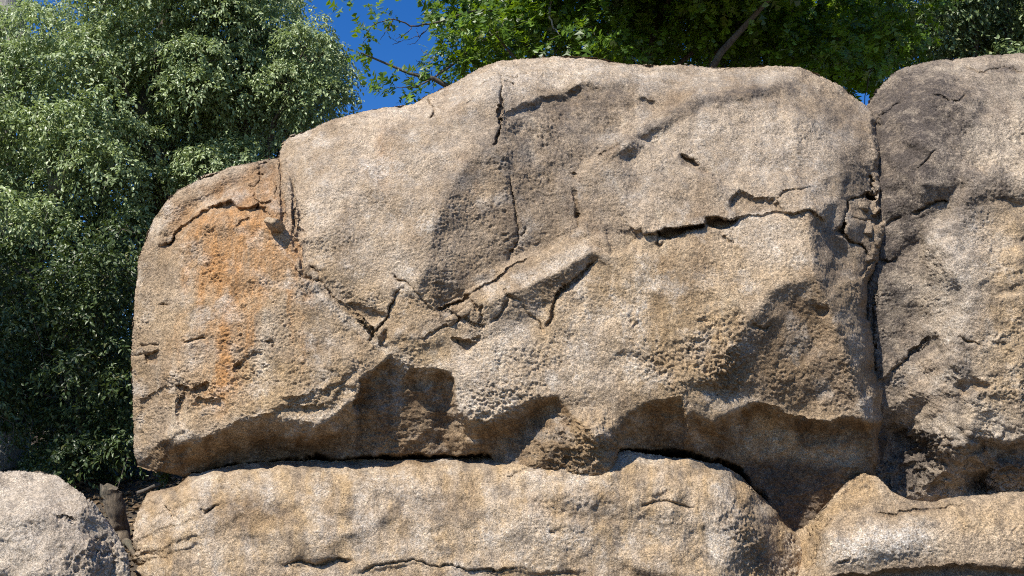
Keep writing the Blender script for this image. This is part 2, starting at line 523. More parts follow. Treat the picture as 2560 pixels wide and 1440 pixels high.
def build_rock(root, ras, top, bottom, left, right, Y0, res, mat, back=1.6, regions=None, seed=0, name="body",
               amp=1.0, edge=2.2, shrink=0.8):
    """front face from the raster, wrapped round a closed solid; regions: {part name: mask image}"""
    lt = sum(math.dist(a, b) for a, b in zip(top, top[1:])); lb = sum(math.dist(a, b) for a, b in zip(bottom, bottom[1:]))
    ll = sum(math.dist(a, b) for a, b in zip(left, left[1:])); lr = sum(math.dist(a, b) for a, b in zip(right, right[1:]))
    nu = int(max(lt, lb) / res); nv = int(max(ll, lr) / res)
    T = jitter_curve(resample(top, nu), edge, seed + 1); B = jitter_curve(resample(bottom, nu), edge, seed + 2)
    L = jitter_curve(resample(left, nv), edge, seed + 3); Rr = jitter_curve(resample(right, nv), edge, seed + 4)
    u = np.linspace(0, 1, nu)[None, :, None]; v = np.linspace(0, 1, nv)[:, None, None]
    S = ((1 - v) * T[None] + v * B[None] + (1 - u) * L[:, None] + u * Rr[:, None]
         - ((1 - u) * (1 - v) * T[0] + u * (1 - v) * T[-1] + (1 - u) * v * B[0] + u * v * B[-1]))
    px, py = S[..., 0], S[..., 1]
    d = ras.sample(ras.d, px, py)
    co = unproject(px, py, Y0 - d)
    # grain and lumps along the normal of the relief
    du = np.gradient(co, axis=1); dv = np.gradient(co, axis=0)
    nrm = np.cross(dv, du); nrm /= np.linalg.norm(nrm, axis=-1, keepdims=True) + 1e-12
    nrm = np.where((nrm[..., 1:2] > 0), -nrm, nrm)
    rough = ras.sample(ras.m["rough"], px, py); smooth = ras.sample(ras.m["smooth"], px, py)
    q = co + seed * 3.7
    h = 0.026 * fbm(q * 1.6, 3, 0.5, seed) + 0.008 * fbm(q * 5.0, 3, 0.55, seed + 3)
    bil = np.abs(fbm(q * 9.0 * np.array([1.0, 1.0, 1.25]), 3, 0.55, seed + 9))
    rw = q + 0.03 * np.stack([perlin(q * 11, seed + 40), perlin(q * 11, seed + 41), perlin(q * 11, seed + 42)], -1)
    f1 = cells(rw * np.array([17.0, 17.0, 21.0]), seed + 5)
    g1 = cells(rw * np.array([38.0, 38.0, 44.0]), seed + 6)
    fine = fbm(q * 44.0, 2, 0.6, seed + 21)
    # rough faces carry knobs and pits, worn ones only a fine grain
    k = np.clip(rough * (1 - 0.8 * smooth), 0, 1.6)
    patch = np.clip(0.75 + 1.2 * fbm(q * 2.2, 3, 0.6, seed + 33), 0.25, 1.5)
    kk = k * patch
    h = h * (1 - 0.5 * smooth) - 0.022 * kk * bil + 0.017 * kk * (0.45 - f1) + 0.019 * (0.12 + 0.3 * patch + 0.6 * kk) * (0.45 - g1) * (1 - 0.7 * smooth)
    h = h + 0.0085 * (0.25 + 0.35 * patch + 0.5 * kk) * fine * (1 - 0.6 * smooth)
    # scattered pits
    e1 = cells(q * 5.2, seed + 12)
    pit = np.clip(1 - e1 / 0.13, 0, 1)
    h = h - 0.022 * pit * (0.2 + k)
    co = co + nrm * (h * amp)[..., None]
    # masks
    st = np.stack([ras.sample(ras.m[n], px, py) for n in ("rust", "dark", "pale")], -1)
    tn = np.stack([ras.sample(ras.m[n], px, py) for n in ("ochre", "brown", "rough")], -1)
    base = np.array(root.location)
    idx = np.arange(nu * nv).reshape(nv, nu)
    quads = np.stack([idx[:-1, :-1], idx[1:, :-1], idx[1:, 1:], idx[:-1, 1:]], -1).reshape(-1, 4)
    verts = co.reshape(-1, 3); st = st.reshape(-1, 3); tn = tn.reshape(-1, 3)
    # back shell
    loop = np.concatenate([idx[0, :-1], idx[:-1, -1], idx[-1, :0:-1], idx[:0:-1, 0]])
    ring = verts[loop]; lpx = px.ravel()[loop]; lpy = py.ravel()[loop]
    cx, cy, cY = lpx.mean(), lpy.mean(), ring[:, 1].mean()
    n = len(loop); prev = loop; allv = [verts]; allf = [quads]; off = len(verts); extra = 0
    tall = min(max(lpx) - min(lpx), max(lpy) - min(lpy)) * 0.5
    for kx, (f, ins) in enumerate(((0.05, 0.004), (0.16, 0.02), (0.4, 0.07), (0.7, 0.18), (0.95, 0.38), (1.08, 0.7), (1.1, 0.998))):
        # every ring steps back behind the edge and draws in, so the edge itself stays the outline
        dx, dy = cx - lpx, cy - lpy
        ln = np.hypot(dx, dy) + 1e-6
        stepin = np.minimum(ins * tall, ln) if ins < 0.9 else ln * ins
        qx, qy = lpx + dx / ln * stepin, lpy + dy / ln * stepin
        w = min(1.0, f * 1.15)
        Yk = np.maximum(ring[:, 1] * (1 - w) + (cY + 0.0) * w, ring[:, 1]) + back * f
        rg = unproject(qx, qy, Yk)
        rg = rg + (0.04 * f * np.stack([fbm(rg * 1.8, 3, 0.5, 50 + c) for c in range(3)], -1))
        cur = np.arange(n) + off
        allf.append(np.stack([prev, cur, np.roll(cur, -1), np.roll(prev, -1)], -1))
        allv.append(rg); prev = cur; off += n; extra += n
    verts_all = np.concatenate(allv) - base
    F = np.concatenate(allf)
    st = np.concatenate([st, np.tile(st[:1] * 0, (extra, 1))]); tn = np.concatenate([tn, np.tile(np.array([[0, 0.3, 0.4]]), (extra, 1))])
    if regions is None:
        groups = [(name, np.ones(len(F), bool))]
    else:
        # faces of the shell belong to the part their edge belongs to
        own = np.arange(len(verts_all)); own[nu * nv:] = np.tile(loop, 7)
        fx = px.ravel()[own[F[:, 0]]]; fy = py.ravel()[own[F[:, 0]]]
        lab = np.stack([ras.sample(mk, fx, fy) for _, mk in regions], -1).argmax(-1)
        groups = [(nm, lab == k) for k, (nm, _) in enumerate(regions)]
    objs = []
    for nm, sel in groups:
        f = F[sel]
        used = np.unique(f)
        remap = np.full(len(verts_all), -1); remap[used] = np.arange(len(used))
        me_faces = remap[f]
        o = new_mesh(nm, verts_all[used], me_faces, mat, root)
        me = o.data
        for an, arr in (("stain", st), ("tone", tn)):
            at = me.attributes.new(an, 'FLOAT_COLOR', 'POINT')
            c4 = np.concatenate([arr[used], np.ones((len(used), 1))], 1).astype(np.float32)
            at.data.foreach_set("color", c4.ravel())
        objs.append(o)
    return objs
# ================================================================== rocks
RES = 2.1      # photo pixels per mesh cell

# ------------------------------------------------------------------ the great boulder
def great_boulder():
    top = [(385, 545), (410, 505), (450, 470), (510, 440), (580, 415), (650, 400), (696, 393), (700, 372), (708, 352), (728, 337),
           (780, 322), (850, 295), (900, 283), (960, 268), (1036, 260), (1056, 244), (1100, 222), (1150, 195), (1200, 170), (1250, 152), (1300, 145),
           (1390, 139), (1450, 142), (1520, 150), (1600, 160), (1680, 163), (1780, 168), (1880, 166), (1950, 163), (1998, 166), (2050, 188),
           (2100, 214), (2140, 244), (2170, 268)]
    left = [(385, 545), (368, 590), (350, 650), (338, 720), (330, 800), (328, 900), (330, 1000), (335, 1100), (342, 1165)]
    bottom = [(342, 1165), (380, 1177), (430, 1186), (470, 1196), (600, 1210), (1200, 1230), (1500, 1250), (1800, 1330), (1900, 1400), (2000, 1430), (2150, 1420), (2260, 1380)]
    right = [(2170, 268), (2205, 330), (2225, 400), (2235, 480), (2240, 560), (2250, 800), (2255, 1000), (2260, 1380)]
    r = Raster(300, 110, 2290, 1450, 2.0, seed=11)
    lines = [
        # arris between the two big upper planes
        [(1170, 400, -.10), (1100, 520, .06), (1080, 600, .12), (1062, 660, .15), (1040, 715, .17), (1095, 780, .15)],
        # left edge of the upper block and the long diagonal fracture
        [(702, 395, -.52), (722, 500, -.22), (738, 590, -.06), (765, 680, .03), (860, 770, .09), (960, 868, .14)],
        # upright crack below the summit
        [(1250, 205, -.60), (1247, 300, -.33), (1242, 390, -.14)],
        # arris of the lower right block
        [(2022, 533, .06), (2028, 610, .16), (2042, 690, .22), (2072, 750, .19), (2112, 880, .13), (2165, 1045, .03)],
        # edge of the scoop
        [(2042, 690, .22), (1935, 722, .24), (1885, 780, .25), (1850, 840, .255), (1790, 930, .26)],
        # bar along the fracture
        [(1110, 778, .13), (1280, 664, .07), (1440, 598, .03)],
        [(1300, 722, .195), (1385, 684, .175), (1484, 628, .13)],
        [(1110, 778, .13), (1230, 752, .19), (1300, 722, .21)],
        [(1330, 800, .145), (1400, 735, .135), (1480, 655, .11)],
        # wedge
        [(1005, 712, .14), (1000, 730, .15), (945, 850, .17)],
        [(1100, 785, .15), (1040, 840, .19), (985, 885, .17)],
    ]
    pts = [
        # crest
        (470, 520, -.55), (600, 460, -.52), (690, 430, -.46), (730, 370, -.62), (900, 310, -.62), (1050, 280, -.64), (1240, 175, -.80), (1400, 160, -.90),
        (1700, 185, -.95), (1980, 185, -.95), (2100, 260, -.80), (2165, 330, -.62),
        # upper left plane
        (850, 450, -.22), (800, 560, -.06), (930, 600, .02), (980, 480, -.10), (1050, 380, -.28), (900, 720, .10), (1150, 260, -.50),
        # basin of rough rock
        (1320, 290, -.46), (1330, 420, -.20), (1300, 540, -.05), (1275, 650, .02), (1180, 560, .00), (1180, 690, .08), (1430, 340, -.38), (1430, 470, -.16), (1435, 580, -.02),
        # upper right plane
        (1560, 250, -.62), (1620, 320, -.42), (1750, 290, -.44), (1850, 240, -.55), (1980, 300, -.48), (1980, 420, -.24), (1880, 430, -.20), (1780, 400, -.24),
        (2090, 400, -.36), (2090, 500, -.22), (2180, 420, -.52), (2180, 540, -.42), (2180, 680, -.30), (2120, 640, -.20), (2072, 600, -.04), (2085, 690, .04), (2140, 820, -.04), (2165, 820, -.18), (2200, 950, -.25),
        # arch block
        (1500, 400, -.24), (1580, 365, -.28), (1640, 375, -.26), (1740, 430, -.16), (1830, 500, -.07), (1640, 500, -.08), (1640, 560, -.01), (1500, 540, -.04),
        # lower right block
        (1500, 590, .04), (1640, 640, .10), (1840, 590, .07), (1900, 650, .15), (1750, 720, .20), (1600, 720, .17), (1480, 700, .14), (1395, 775, .17), (1370, 820, .18),
        (1500, 850, .22), (1640, 850, .25), (1700, 960, .28), (1560, 980, .26), (1350, 900, .21), (1360, 990, .24), (1200, 960, .22), (1230, 850, .17), (1150, 860, .15), (1060, 890, .17),
        # scoop
        (1980, 770, .165), (1930, 860, .15), (1980, 930, .07), (2060, 820, .12), (2080, 960, .04), (1880, 990, .08), (2000, 1030, -.02), (2120, 1040, .02),
        # stained block
        (400, 650, -.42), (370, 850, -.38), (365, 1050, -.36), (460, 620, -.26), (520, 560, -.22), (620, 560, -.14), (560, 700, -.08), (480, 800, -.12), (600, 850, .04),
        (440, 960, -.12), (560, 980, .06), (700, 800, .06), (720, 950, .15), (850, 900, .17), (660, 1040, .18), (480, 1080, .0), (800, 1050, .20), (900, 960, .19),
        (400, 1150, -.2), (700, 1200, .2), (1200, 1200, .22), (1700, 1250, .25), (2000, 1400, .2), (2240, 1300, -.2), (1500, 1200, .25),
    ]
    r.macro(lines, pts, blur=3)
    r.facets(150, .02, 5, 3)
    r.facets(62, .012, 3, 4, mask=np.clip(.3 + 1.3 * fbm(r.q / 150, 3, .5, 77), 0, 1))
    # ---- rounded rims
    r.rim(top[:7], 60, .22)
    r.rim(top[7:], 95, .42)
    r.rim(left, 85, .42)
    r.rim(bottom[:5], 30, .12)
    # ---- the left block stands a hand lower where it meets the upper block
    # ---- hanging lip along the foot: below it the face is undercut
    lip = [(330, 1150), (400, 1118), (440, 1112), (480, 1122), (540, 1096), (600, 1068), (660, 1052), (720, 1066), (790, 1078), (850, 1046), (886, 1010), (900, 950),
           (935, 915), (975, 888), (1005, 905), (1065, 926), (1100, 922), (1126, 945), (1140, 990), (1155, 1040), (1180, 1060), (1215, 1066), (1290, 1032), (1340, 998), (1385, 1000),
           (1420, 1026), (1480, 1082), (1530, 1072), (1570, 1034), (1620, 1012), (1700, 1000), (1716, 1040), (1790, 1052), (1830, 1026), (1900, 1008), (1960, 1040), (2040, 1056), (2180, 1046), (2300, 1050)]
    lx = np.array([p[0] for p in lip]); ly = np.array([p[1] for p in lip])
    u = r.WY - np.interp(r.WX, lx, ly) + np.interp(r.WX, [300, 460, 620, 860, 920, 1140, 1220, 1320, 1480, 1600, 2300], [10, 22, 26, 22, 6, 8, 18, 16, 16, 10, 8])
    ax = np.array([300, 420, 480, 640, 800, 890, 940, 1060, 1140, 1200, 1300, 1380, 1480, 1560, 1650, 1760, 1850, 1950, 2100, 2180, 2300])
    av = np.array([.05, .10, .18, .24, .26, .20, .12, .14, .12, .14, .15, .16, .12, .12, .14, .13, .26, .34, .30, .22, .20])
    A = np.interp(r.WX, ax, av)
    bw = np.interp(r.WX, ax, np.array([50, 70, 95, 105, 95, 60, 40, 44, 44, 60, 64, 60, 70, 80, 80, 70, 44, 44, 40, 36, 36]))
    slope = np.interp(r.WX, [300, 450, 700, 900, 980, 1150, 1240, 1400, 1520, 1650, 1850, 2000, 2300], [.0012, .0022, .0030, .0016, .0010, .0016, .0022, .0012, .0016, .0024, .0018, .0016, .0014])
    under = A * sstep(0, 1, u / bw) + slope * np.maximum(0, u - 4)
    under = under + .022 * sstep(10, 60, u) * fbm(np.stack([r.X / 60, r.Y / 34, 0 * r.X], -1), 4, .6, 95)
    under = np.minimum(under, 1.1)
    r.d -= under
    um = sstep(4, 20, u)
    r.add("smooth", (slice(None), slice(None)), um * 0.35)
    r.add("brown", (slice(None), slice(None)), um * np.clip(.72 + .5 * fbm(np.stack([r.X / 45, r.Y / 130, 0 * r.X], -1), 4, .6, 91), 0.35, 1.0))  # shade under the lip painted into the brown
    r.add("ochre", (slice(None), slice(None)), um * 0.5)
    r.add("dark", (slice(None), slice(None)), um * .30 * sstep(30, 110, u))  # painted shade, darker further under the lip
    # dark slots where it lies on the ledge
    sx = np.array([440, 480, 600, 800, 1000, 1200, 1232, 1250, 1530, 1545, 1700, 1800, 1850, 1900])
    sy = np.array([1230, 1176, 1156, 1140, 1134, 1130, 1140, 1200, 1200, 1122, 1128, 1142, 1166, 1230])
    r.d -= .7 * sstep(0, 22, r.WY - np.interp(r.WX, sx, sy)) * sstep(1920, 1860, r.X)
    # the foot on which it rests
    r.dent([(1205, 1215), (1290, 1140), (1345, 1090), (1380, 1056), (1440, 1062), (1500, 1056), (1535, 1090), (1560, 1240), (1205, 1250)], -.34, 52, rough=.9, smooth=-.8, brown=-.3, ochre=.3)
    # lower back of the pit
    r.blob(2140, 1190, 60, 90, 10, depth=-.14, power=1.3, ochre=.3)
    r.paint([(1830, 1170), (1990, 1150), (2100, 1170), (2090, 1250), (2000, 1340), (1900, 1300)], 24, brown=.8, dark=.6)  # shadow of the pit deepened in the colour
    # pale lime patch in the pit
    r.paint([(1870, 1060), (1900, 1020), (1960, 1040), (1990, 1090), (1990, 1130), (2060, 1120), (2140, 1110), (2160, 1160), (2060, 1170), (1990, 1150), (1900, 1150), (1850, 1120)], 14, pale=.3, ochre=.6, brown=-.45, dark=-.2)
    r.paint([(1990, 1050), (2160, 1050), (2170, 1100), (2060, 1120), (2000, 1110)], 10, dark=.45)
    # ---- the cap over the stained hollow
    cap = [(392, 610), (430, 592), (452, 566), (500, 528), (530, 508), (580, 500), (622, 518), (650, 508), (668, 522), (690, 548)]
    r.ledge(cap, .10, 9, 110)
    r.crack([(640, 520), (652, 516), (668, 522)], 9, .09)
    r.crack([(500, 532), (530, 512), (548, 512)], 8, .06)
    r.dent([(540, 512), (585, 502), (590, 512), (555, 522)], .05, 5, brown=.3)
    for c in ([(650, 420), (645, 460), (632, 468), (612, 474)], [(645, 440), (660, 436)], [(644, 418), (660, 408), (672, 406)], [(632, 480), (640, 505), (656, 512), (680, 500)],
              [(690, 440), (692, 470), (682, 505)], [(590, 560), (620, 545)]):
        r.crack(c, 4.5, .05)
    # ---- upright fracture between the blocks
    r.crack([(698, 385), (704, 430), (702, 480), (706, 520), (708, 548)], 5, .06, taper=0, warp=.45)
    r.crack([(728, 438), (735, 480), (734, 520), (737, 560), (733, 592)], 5, .08, taper=.2, warp=.45)
    r.ledge([(737, 600), (734, 520), (728, 440), (704, 400), (698, 350)], .045, 14, 45, warp=.4)
    r.dent([(738, 560), (752, 575), (760, 588), (740, 594)], .06, 4, brown=.3)
    # ---- long diagonal fracture
    diag = [(735, 596), (748, 640), (768, 688), (800, 702), (830, 736), (870, 774), (905, 796), (935, 830), (962, 872)]
    r.crack(diag, 9, .055, taper=.05, dirt=.3)
    r.ledge(diag[::-1], .035, 16, 60)
    for c in ([(742, 670), (765, 692), (800, 706)], [(776, 668), (800, 690), (802, 704)], [(895, 800), (925, 826), (940, 850)]):
        r.crack(c, 6, .08)
    r.dent([(862, 756), (930, 774), (960, 800), (930, 806), (890, 790)], .05, 8, brown=.25)
    r.paint([(660, 590), (705, 606), (760, 690), (860, 780), (990, 880), (975, 890), (850, 800), (770, 720), (735, 650)], 6, pale=.55)
    # wedge cracks
    r.crack([(984, 686), (1000, 702), (1020, 716)], 8, .11)
    r.crack([(1020, 716), (1060, 755), (1082, 776)], 3.2, .03)
    r.crack([(1000, 722), (985, 750), (965, 790), (948, 815), (940, 830)], 7, .11, taper=.08)
    r.ledge([(940, 830), (965, 790), (985, 750), (1000, 722)], .035, 6, 40)
    r.crack([(925, 815), (938, 828), (928, 848), (918, 850)], 6, .08)
    r.crack([(1045, 850), (1090, 826), (1130, 806), (1160, 792)], 4, .05)
    r.blob(960, 845, 9, 14, 10, depth=.07, power=1.6, brown=.4)
    # main fracture: undercut of the upper block on the bar
    r.ledge([(1440, 596), (1380, 622), (1280, 664), (1200, 716), (1150, 750), (1092, 776)], .05, 7, 70)
    r.crack([(1092, 775), (1120, 768), (1150, 752), (1172, 742)], 9, .12)
    r.crack([(1172, 742), (1230, 700), (1280, 668), (1340, 640)], 5, .05)
    r.crack([(1170, 748), (1192, 760), (1196, 772)], 5, .06)
    for c in ([(1120, 778), (1136, 790), (1142, 800)], [(1205, 765), (1206, 795), (1196, 810)], [(1160, 792), (1180, 812), (1212, 816)], [(1262, 722), (1275, 748), (1300, 760)],
              [(1275, 748), (1262, 770), (1240, 790), (1232, 806)]):
        r.crack(c, 4.5, .055)
    r.dent([(1138, 848), (1162, 856), (1186, 860), (1164, 878)], .10, 5, brown=.3)
    r.dent([(1182, 850), (1196, 842), (1190, 856)], .06, 4, brown=.3)
    r.crack([(1300, 765), (1330, 785), (1352, 806), (1362, 828)], 4, .04)
    # bar underside crack
    r.crack([(1486, 652), (1458, 680), (1430, 706), (1402, 732), (1390, 750), (1378, 790), (1366, 816)], 7.5, .11, taper=.1)
    r.ledge([(1486, 656), (1440, 706), (1392, 740)], -.03, 8, 60)
    r.dent([(1432, 592), (1470, 590), (1500, 610), (1520, 640), (1500, 634), (1470, 612)], .04, 8)
    # bulge above the bar
    r.blob(1520, 590, 60, 24, 8, depth=-.05, power=1.5)
    r.ledge([(1618, 590), (1590, 620), (1560, 640), (1520, 650)], .07, 16, 60)
    r.ledge([(1470, 556), (1530, 558), (1580, 572), (1620, 588)], .06, 26, 26)
    # open fracture with dark slots
    r.ledge([(2080, 560), (2024, 528), (1960, 532), (1900, 540), (1842, 544), (1765, 566), (1700, 575), (1640, 592), (1560, 560)], -.085, 8, 110)
    r.dent([(1638, 582), (1660, 574), (1720, 568), (1762, 562), (1762, 570), (1720, 578), (1690, 588), (1676, 600), (1644, 596)], .16, 3, warp=.5, brown=.6)
    r.dent([(1764, 546), (1800, 546), (1812, 552), (1844, 544), (1832, 562), (1806, 576), (1780, 570), (1766, 560)], .15, 3.5, warp=.5, brown=.5)
    r.crack([(1640, 590), (1640, 606), (1650, 616), (1660, 606)], 5, .06)
    r.crack([(1810, 594), (1830, 604)], 4, .04)
    # recess above the fracture
    r.dent([(1832, 500), (1852, 486), (1880, 494), (1930, 500), (1960, 526), (1900, 538), (1850, 534), (1830, 520)], .09, 9, brown=.45)
    r.crack([(1930, 500), (1950, 488), (1990, 478), (2030, 468)], 4, .045)
    r.crack([(1830, 520), (1832, 505), (1842, 490)], 4, .04)
    # arch of the middle block
    arch = [(1440, 432), (1490, 388), (1530, 372), (1580, 354), (1640, 364), (1700, 392), (1750, 424), (1830, 478)]
    r.ledge(arch[::-1], .06, 8, 80)
    r.ledge(arch, -.02, 8, 60)
    r.dent([(1702, 388), (1734, 394), (1746, 412), (1740, 418), (1716, 408)], .12, 4, warp=.6, brown=.5)
    r.crack([(1690, 386), (1716, 404), (1748, 420), (1775, 436)], 5, .05)
    r.crack([(1490, 390), (1530, 374), (1560, 362)], 6, .05)
    r.crack([(1432, 430), (1440, 440)], 7, .06)
    # long shaded strip across the upper right plane
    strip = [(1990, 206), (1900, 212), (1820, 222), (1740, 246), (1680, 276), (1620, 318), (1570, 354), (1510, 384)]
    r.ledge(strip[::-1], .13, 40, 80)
    r.paint([(1990, 206), (1900, 208), (1800, 224), (1700, 262), (1620, 318), (1560, 360), (1600, 350), (1690, 296), (1780, 262), (1880, 240), (1990, 236)], 8, smooth=.7, dark=.28)  # dark mask adds painted shade to the strip
    # brow over the rough basin
    brow = [(1246, 280), (1300, 258), (1360, 240), (1420, 224), (1450, 208), (1510, 200), (1570, 200), (1600, 236), (1680, 252)]
    r.ledge(brow, .085, 22, 110)
    r.dent([(1412, 228), (1440, 224), (1470, 234), (1452, 244), (1425, 240)], .05, 6, brown=.2)
    r.crack([(1252, 196), (1250, 240), (1252, 290), (1246, 330), (1240, 370)], 7, .12, taper=.06)
    r.crack([(1240, 190), (1262, 206), (1290, 204)], 7, .08)
    r.crack([(1244, 204), (1232, 206), (1200, 214), (1170, 214)], 5, .06)
    r.crack([(1244, 194), (1290, 190), (1330, 176)], 4, .05)
    # notch on the skyline
    r.crack([(1070, 246), (1076, 262), (1086, 280), (1078, 300)], 7, .10, taper=.05)
    r.dent([(1072, 300), (1090, 292), (1092, 306)], .06, 4, brown=.2)
    r.crack([(1090, 262), (1110, 270)], 5, .05)
    r.crack([(1160, 256), (1178, 240)], 5, .045)
    # seams in the basin
    r.crack([(1278, 440), (1290, 520), (1296, 570), (1286, 620), (1270, 655)], 5, .06)
    r.crack([(1300, 590), (1316, 572)], 6, .07)
    r.crack([(1440, 470), (1436, 520), (1446, 560), (1452, 575)], 5, .05)
    r.crack([(1432, 540), (1446, 536)], 6, .06)
    # right end: blocks and gaps
    for c in ([(2100, 575), (2106, 560), (2120, 530), (2125, 500)], [(2095, 575), (2125, 605), (2150, 612), (2175, 640)], [(2125, 500), (2160, 490), (2185, 486)],
              [(2176, 470), (2180, 440)]):
        r.crack(c, 7, .10)
    r.dent([(2084, 578), (2104, 560), (2112, 566), (2102, 590)], .14, 4, brown=.5)
    r.dent([(2165, 480), (2190, 482), (2188, 498), (2170, 494)], .12, 4, brown=.5)
    r.dent([(2188, 540), (2208, 530), (2206, 556), (2190, 556)], .14, 4, brown=.5)
    r.crack([(2128, 548), (2160, 552), (2190, 548)], 5, .05)
    r.crack([(2160, 690), (2172, 660), (2190, 650)], 7, .08)
    r.dent([(2034, 768), (2070, 772), (2060, 786), (2044, 784)], .06, 6)
    r.crack([(1880, 812), (1910, 822), (1926, 812)], 7, .05)
    # crumbling lower left
    r.dent([(364, 884), (392, 878), (390, 906), (370, 908)], .10, 5, brown=.45)
    r.crack([(330, 890), (362, 884)], 6, .06); r.crack([(358, 862), (380, 860), (398, 858)], 6, .06); r.crack([(332, 930), (342, 960)], 5, .06)
    r.dent([(576, 918), (590, 904), (604, 904), (596, 920)], .07, 5, brown=.35)
    r.ledge([(570, 926), (600, 900), (625, 876), (660, 872)], .03, 10, 40)
    r.dent([(480, 980), (500, 960), (516, 956), (508, 976)], .08, 6, brown=.3)
    r.ledge([(332, 1005), (400, 965), (440, 946), (470, 970), (500, 990), (560, 1000)], .06, 14, 55)
    r.ledge([(440, 950), (452, 990), (446, 1040), (470, 1070)], -.05, 12, 50)
    r.crack([(440, 950), (470, 980), (455, 1000), (452, 1036)], 8, .07)
    r.crack([(400, 770), (425, 762)], 6, .05); r.crack([(464, 856), (480, 854), (510, 850)], 6, .05)
    r.crack([(660, 858), (680, 862), (684, 872)], 5, .05)
    r.ledge([(640, 1040), (700, 1010), (760, 1002), (820, 1000), (850, 960), (900, 950)], .05, 18, 50)
    r.ledge([(905, 930), (870, 946), (830, 976), (790, 990), (740, 1004), (690, 1000)], -.04, 14, 40)
    r.dent([(416, 604), (440, 596), (446, 606), (424, 612)], .05, 4)
    r.blob(404, 590, 16, 8, 0, depth=.05)
    # it turns away into the fold beside the grey boulder
    fold = [(2150, 240), (2168, 300), (2182, 400), (2188, 480), (2196, 545), (2184, 640), (2156, 700), (2140, 760), (2146, 850), (2170, 930), (2184, 1000), (2184, 1060), (2176, 1150), (2180, 1300)]
    r.ledge(fold[::-1], .55, 46, 400, taper=0)
    # ---- texture of the faces
    r.paint([(1250, 270), (1450, 230), (1580, 240), (1560, 340), (1480, 400), (1440, 560), (1290, 650), (1230, 560), (1200, 400)], 30, rough=.75)
    r.paint([(1560, 780), (1700, 760), (1860, 800), (1900, 900), (1880, 980), (1700, 980), (1600, 900)], 40, rough=1.0)
    r.paint([(1900, 900), (2140, 880), (2160, 1030), (1950, 1010)], 40, rough=.45)
    r.paint([(1130, 900), (1330, 780), (1360, 990), (1260, 1060), (1150, 1050)], 30, rough=.6, pale=.15)
    r.paint([(440, 960), (700, 880), (900, 920), (840, 1040), (640, 1040), (480, 1060)], 30, rough=.75)
    r.paint([(440, 600), (700, 600), (960, 870), (700, 900), (420, 880)], 40, rough=.2)
    r.paint([(720, 350), (1050, 270), (1240, 190), (1230, 300), (1150, 420), (1060, 680), (900, 720), (770, 600)], 40, rough=-.12, pale=.12)
    r.paint([(1900, 720), (2040, 690), (2080, 800), (1940, 800)], 20, smooth=.45)
    r.paint([(1640, 640), (1780, 620), (1720, 740), (1660, 760)], 24, smooth=.55, brown=.25)
    r.paint([(1290, 700), (1460, 640), (1480, 650), (1400, 740), (1330, 740)], 14, smooth=.4)
    r.paint([(750, 440), (840, 430), (830, 480), (760, 500)], 20, smooth=.4, brown=.18)
    # ---- colour
    n1 = fbm(np.stack([r.X / 26, r.Y / 240, 0 * r.X], -1), 4, 0.6, 3)
    n2 = fbm(np.stack([r.X / 120, r.Y / 120, 0 * r.X + 3], -1), 4, 0.55, 5)
    n3 = fbm(np.stack([r.X / 80, r.Y / 110, 0 * r.X + 6], -1), 4, 0.6, 41)
    full = (slice(None), slice(None))
    def streak(x, w, y0, y1, amt, key="rust", drift=0.0):
        k = np.exp(-((r.WX + 34 * n3 - x - drift * (r.Y - y0)) / w) ** 2) * sstep(y0 - 30, y0 + 30, r.Y) * sstep(y1 + 70, y1 - 90, r.Y)
        r.add(key, full, np.clip(k * amt * (0.95 + 0.75 * n1), 0, 1))
    streak(585, 115, 515, 690, .85)
    streak(575, 75, 600, 860, .55)
    streak(560, 45, 640, 1000, .6, drift=-.02)
    streak(615, 30, 600, 820, .5, drift=-.03)
    streak(545, 22, 880, 1010, .5)
    streak(735, 14, 600, 800, .75, drift=.02)
    streak(700, 40, 590, 720, .35)
    streak(470, 60, 850, 1000, .25)
    streak(600, 120, 900, 1030, .45, "ochre")
    streak(965, 30, 330, 470, .28)
    streak(1160, 40, 400, 520, .12)
    r.paint([(500, 470), (640, 420), (698, 400), (704, 560), (640, 520), (560, 500)], 14, rust=.5, dark=.22)
    r.paint([(470, 470), (560, 425), (690, 396), (696, 420), (600, 450), (520, 480)], 10, dark=.18)
    r.add("ochre", full, np.clip(.22 + .55 * n2, 0, .5) * sstep(520, 760, r.Y))
    r.add("brown", full, np.clip(-.05 + .55 * fbm(np.stack([r.X / 90, r.Y / 150, 0 * r.X + 9], -1), 4, .6, 8), 0, .5))
    r.add("pale", full, np.clip(.9 * fbm(np.stack([r.X / 75, r.Y / 75, 0 * r.X + 21], -1), 4, .6, 15) - .12, 0, .6))
    r.paint([(1130, 860), (1240, 800), (1320, 800), (1340, 960), (1250, 1050), (1140, 1050)], 20, pale=.35)
    r.paint([(1590, 640), (1625, 640), (1615, 900), (1590, 950)], 16, pale=.35)
    r.paint([(1400, 760), (1520, 740), (1560, 900), (1480, 1020), (1400, 960)], 40, pale=.25)
    r.paint([(1300, 700), (1440, 630), (1470, 630), (1330, 720)], 10, pale=.35)  # upper face of the bar, painted lighter where light strikes it
    r.paint([(1840, 550), (2010, 540), (2020, 650), (1880, 660)], 24, pale=.35)
    r.paint([(1900, 330), (2080, 300), (2150, 450), (2000, 500)], 60, pale=.3)
    r.paint([(560, 1060), (700, 1040), (900, 1000), (920, 1020), (840, 1080), (700, 1090), (580, 1090)], 12, pale=.5)
    r.paint([(975, 890), (1005, 905), (1010, 1020), (985, 1040)], 8, pale=.45)
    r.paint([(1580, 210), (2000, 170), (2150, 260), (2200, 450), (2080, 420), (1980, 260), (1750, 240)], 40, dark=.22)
    r.paint([(1200, 400), (1240, 260), (1420, 230), (1580, 210), (1520, 330), (1440, 420), (1300, 420)], 26, dark=.34)
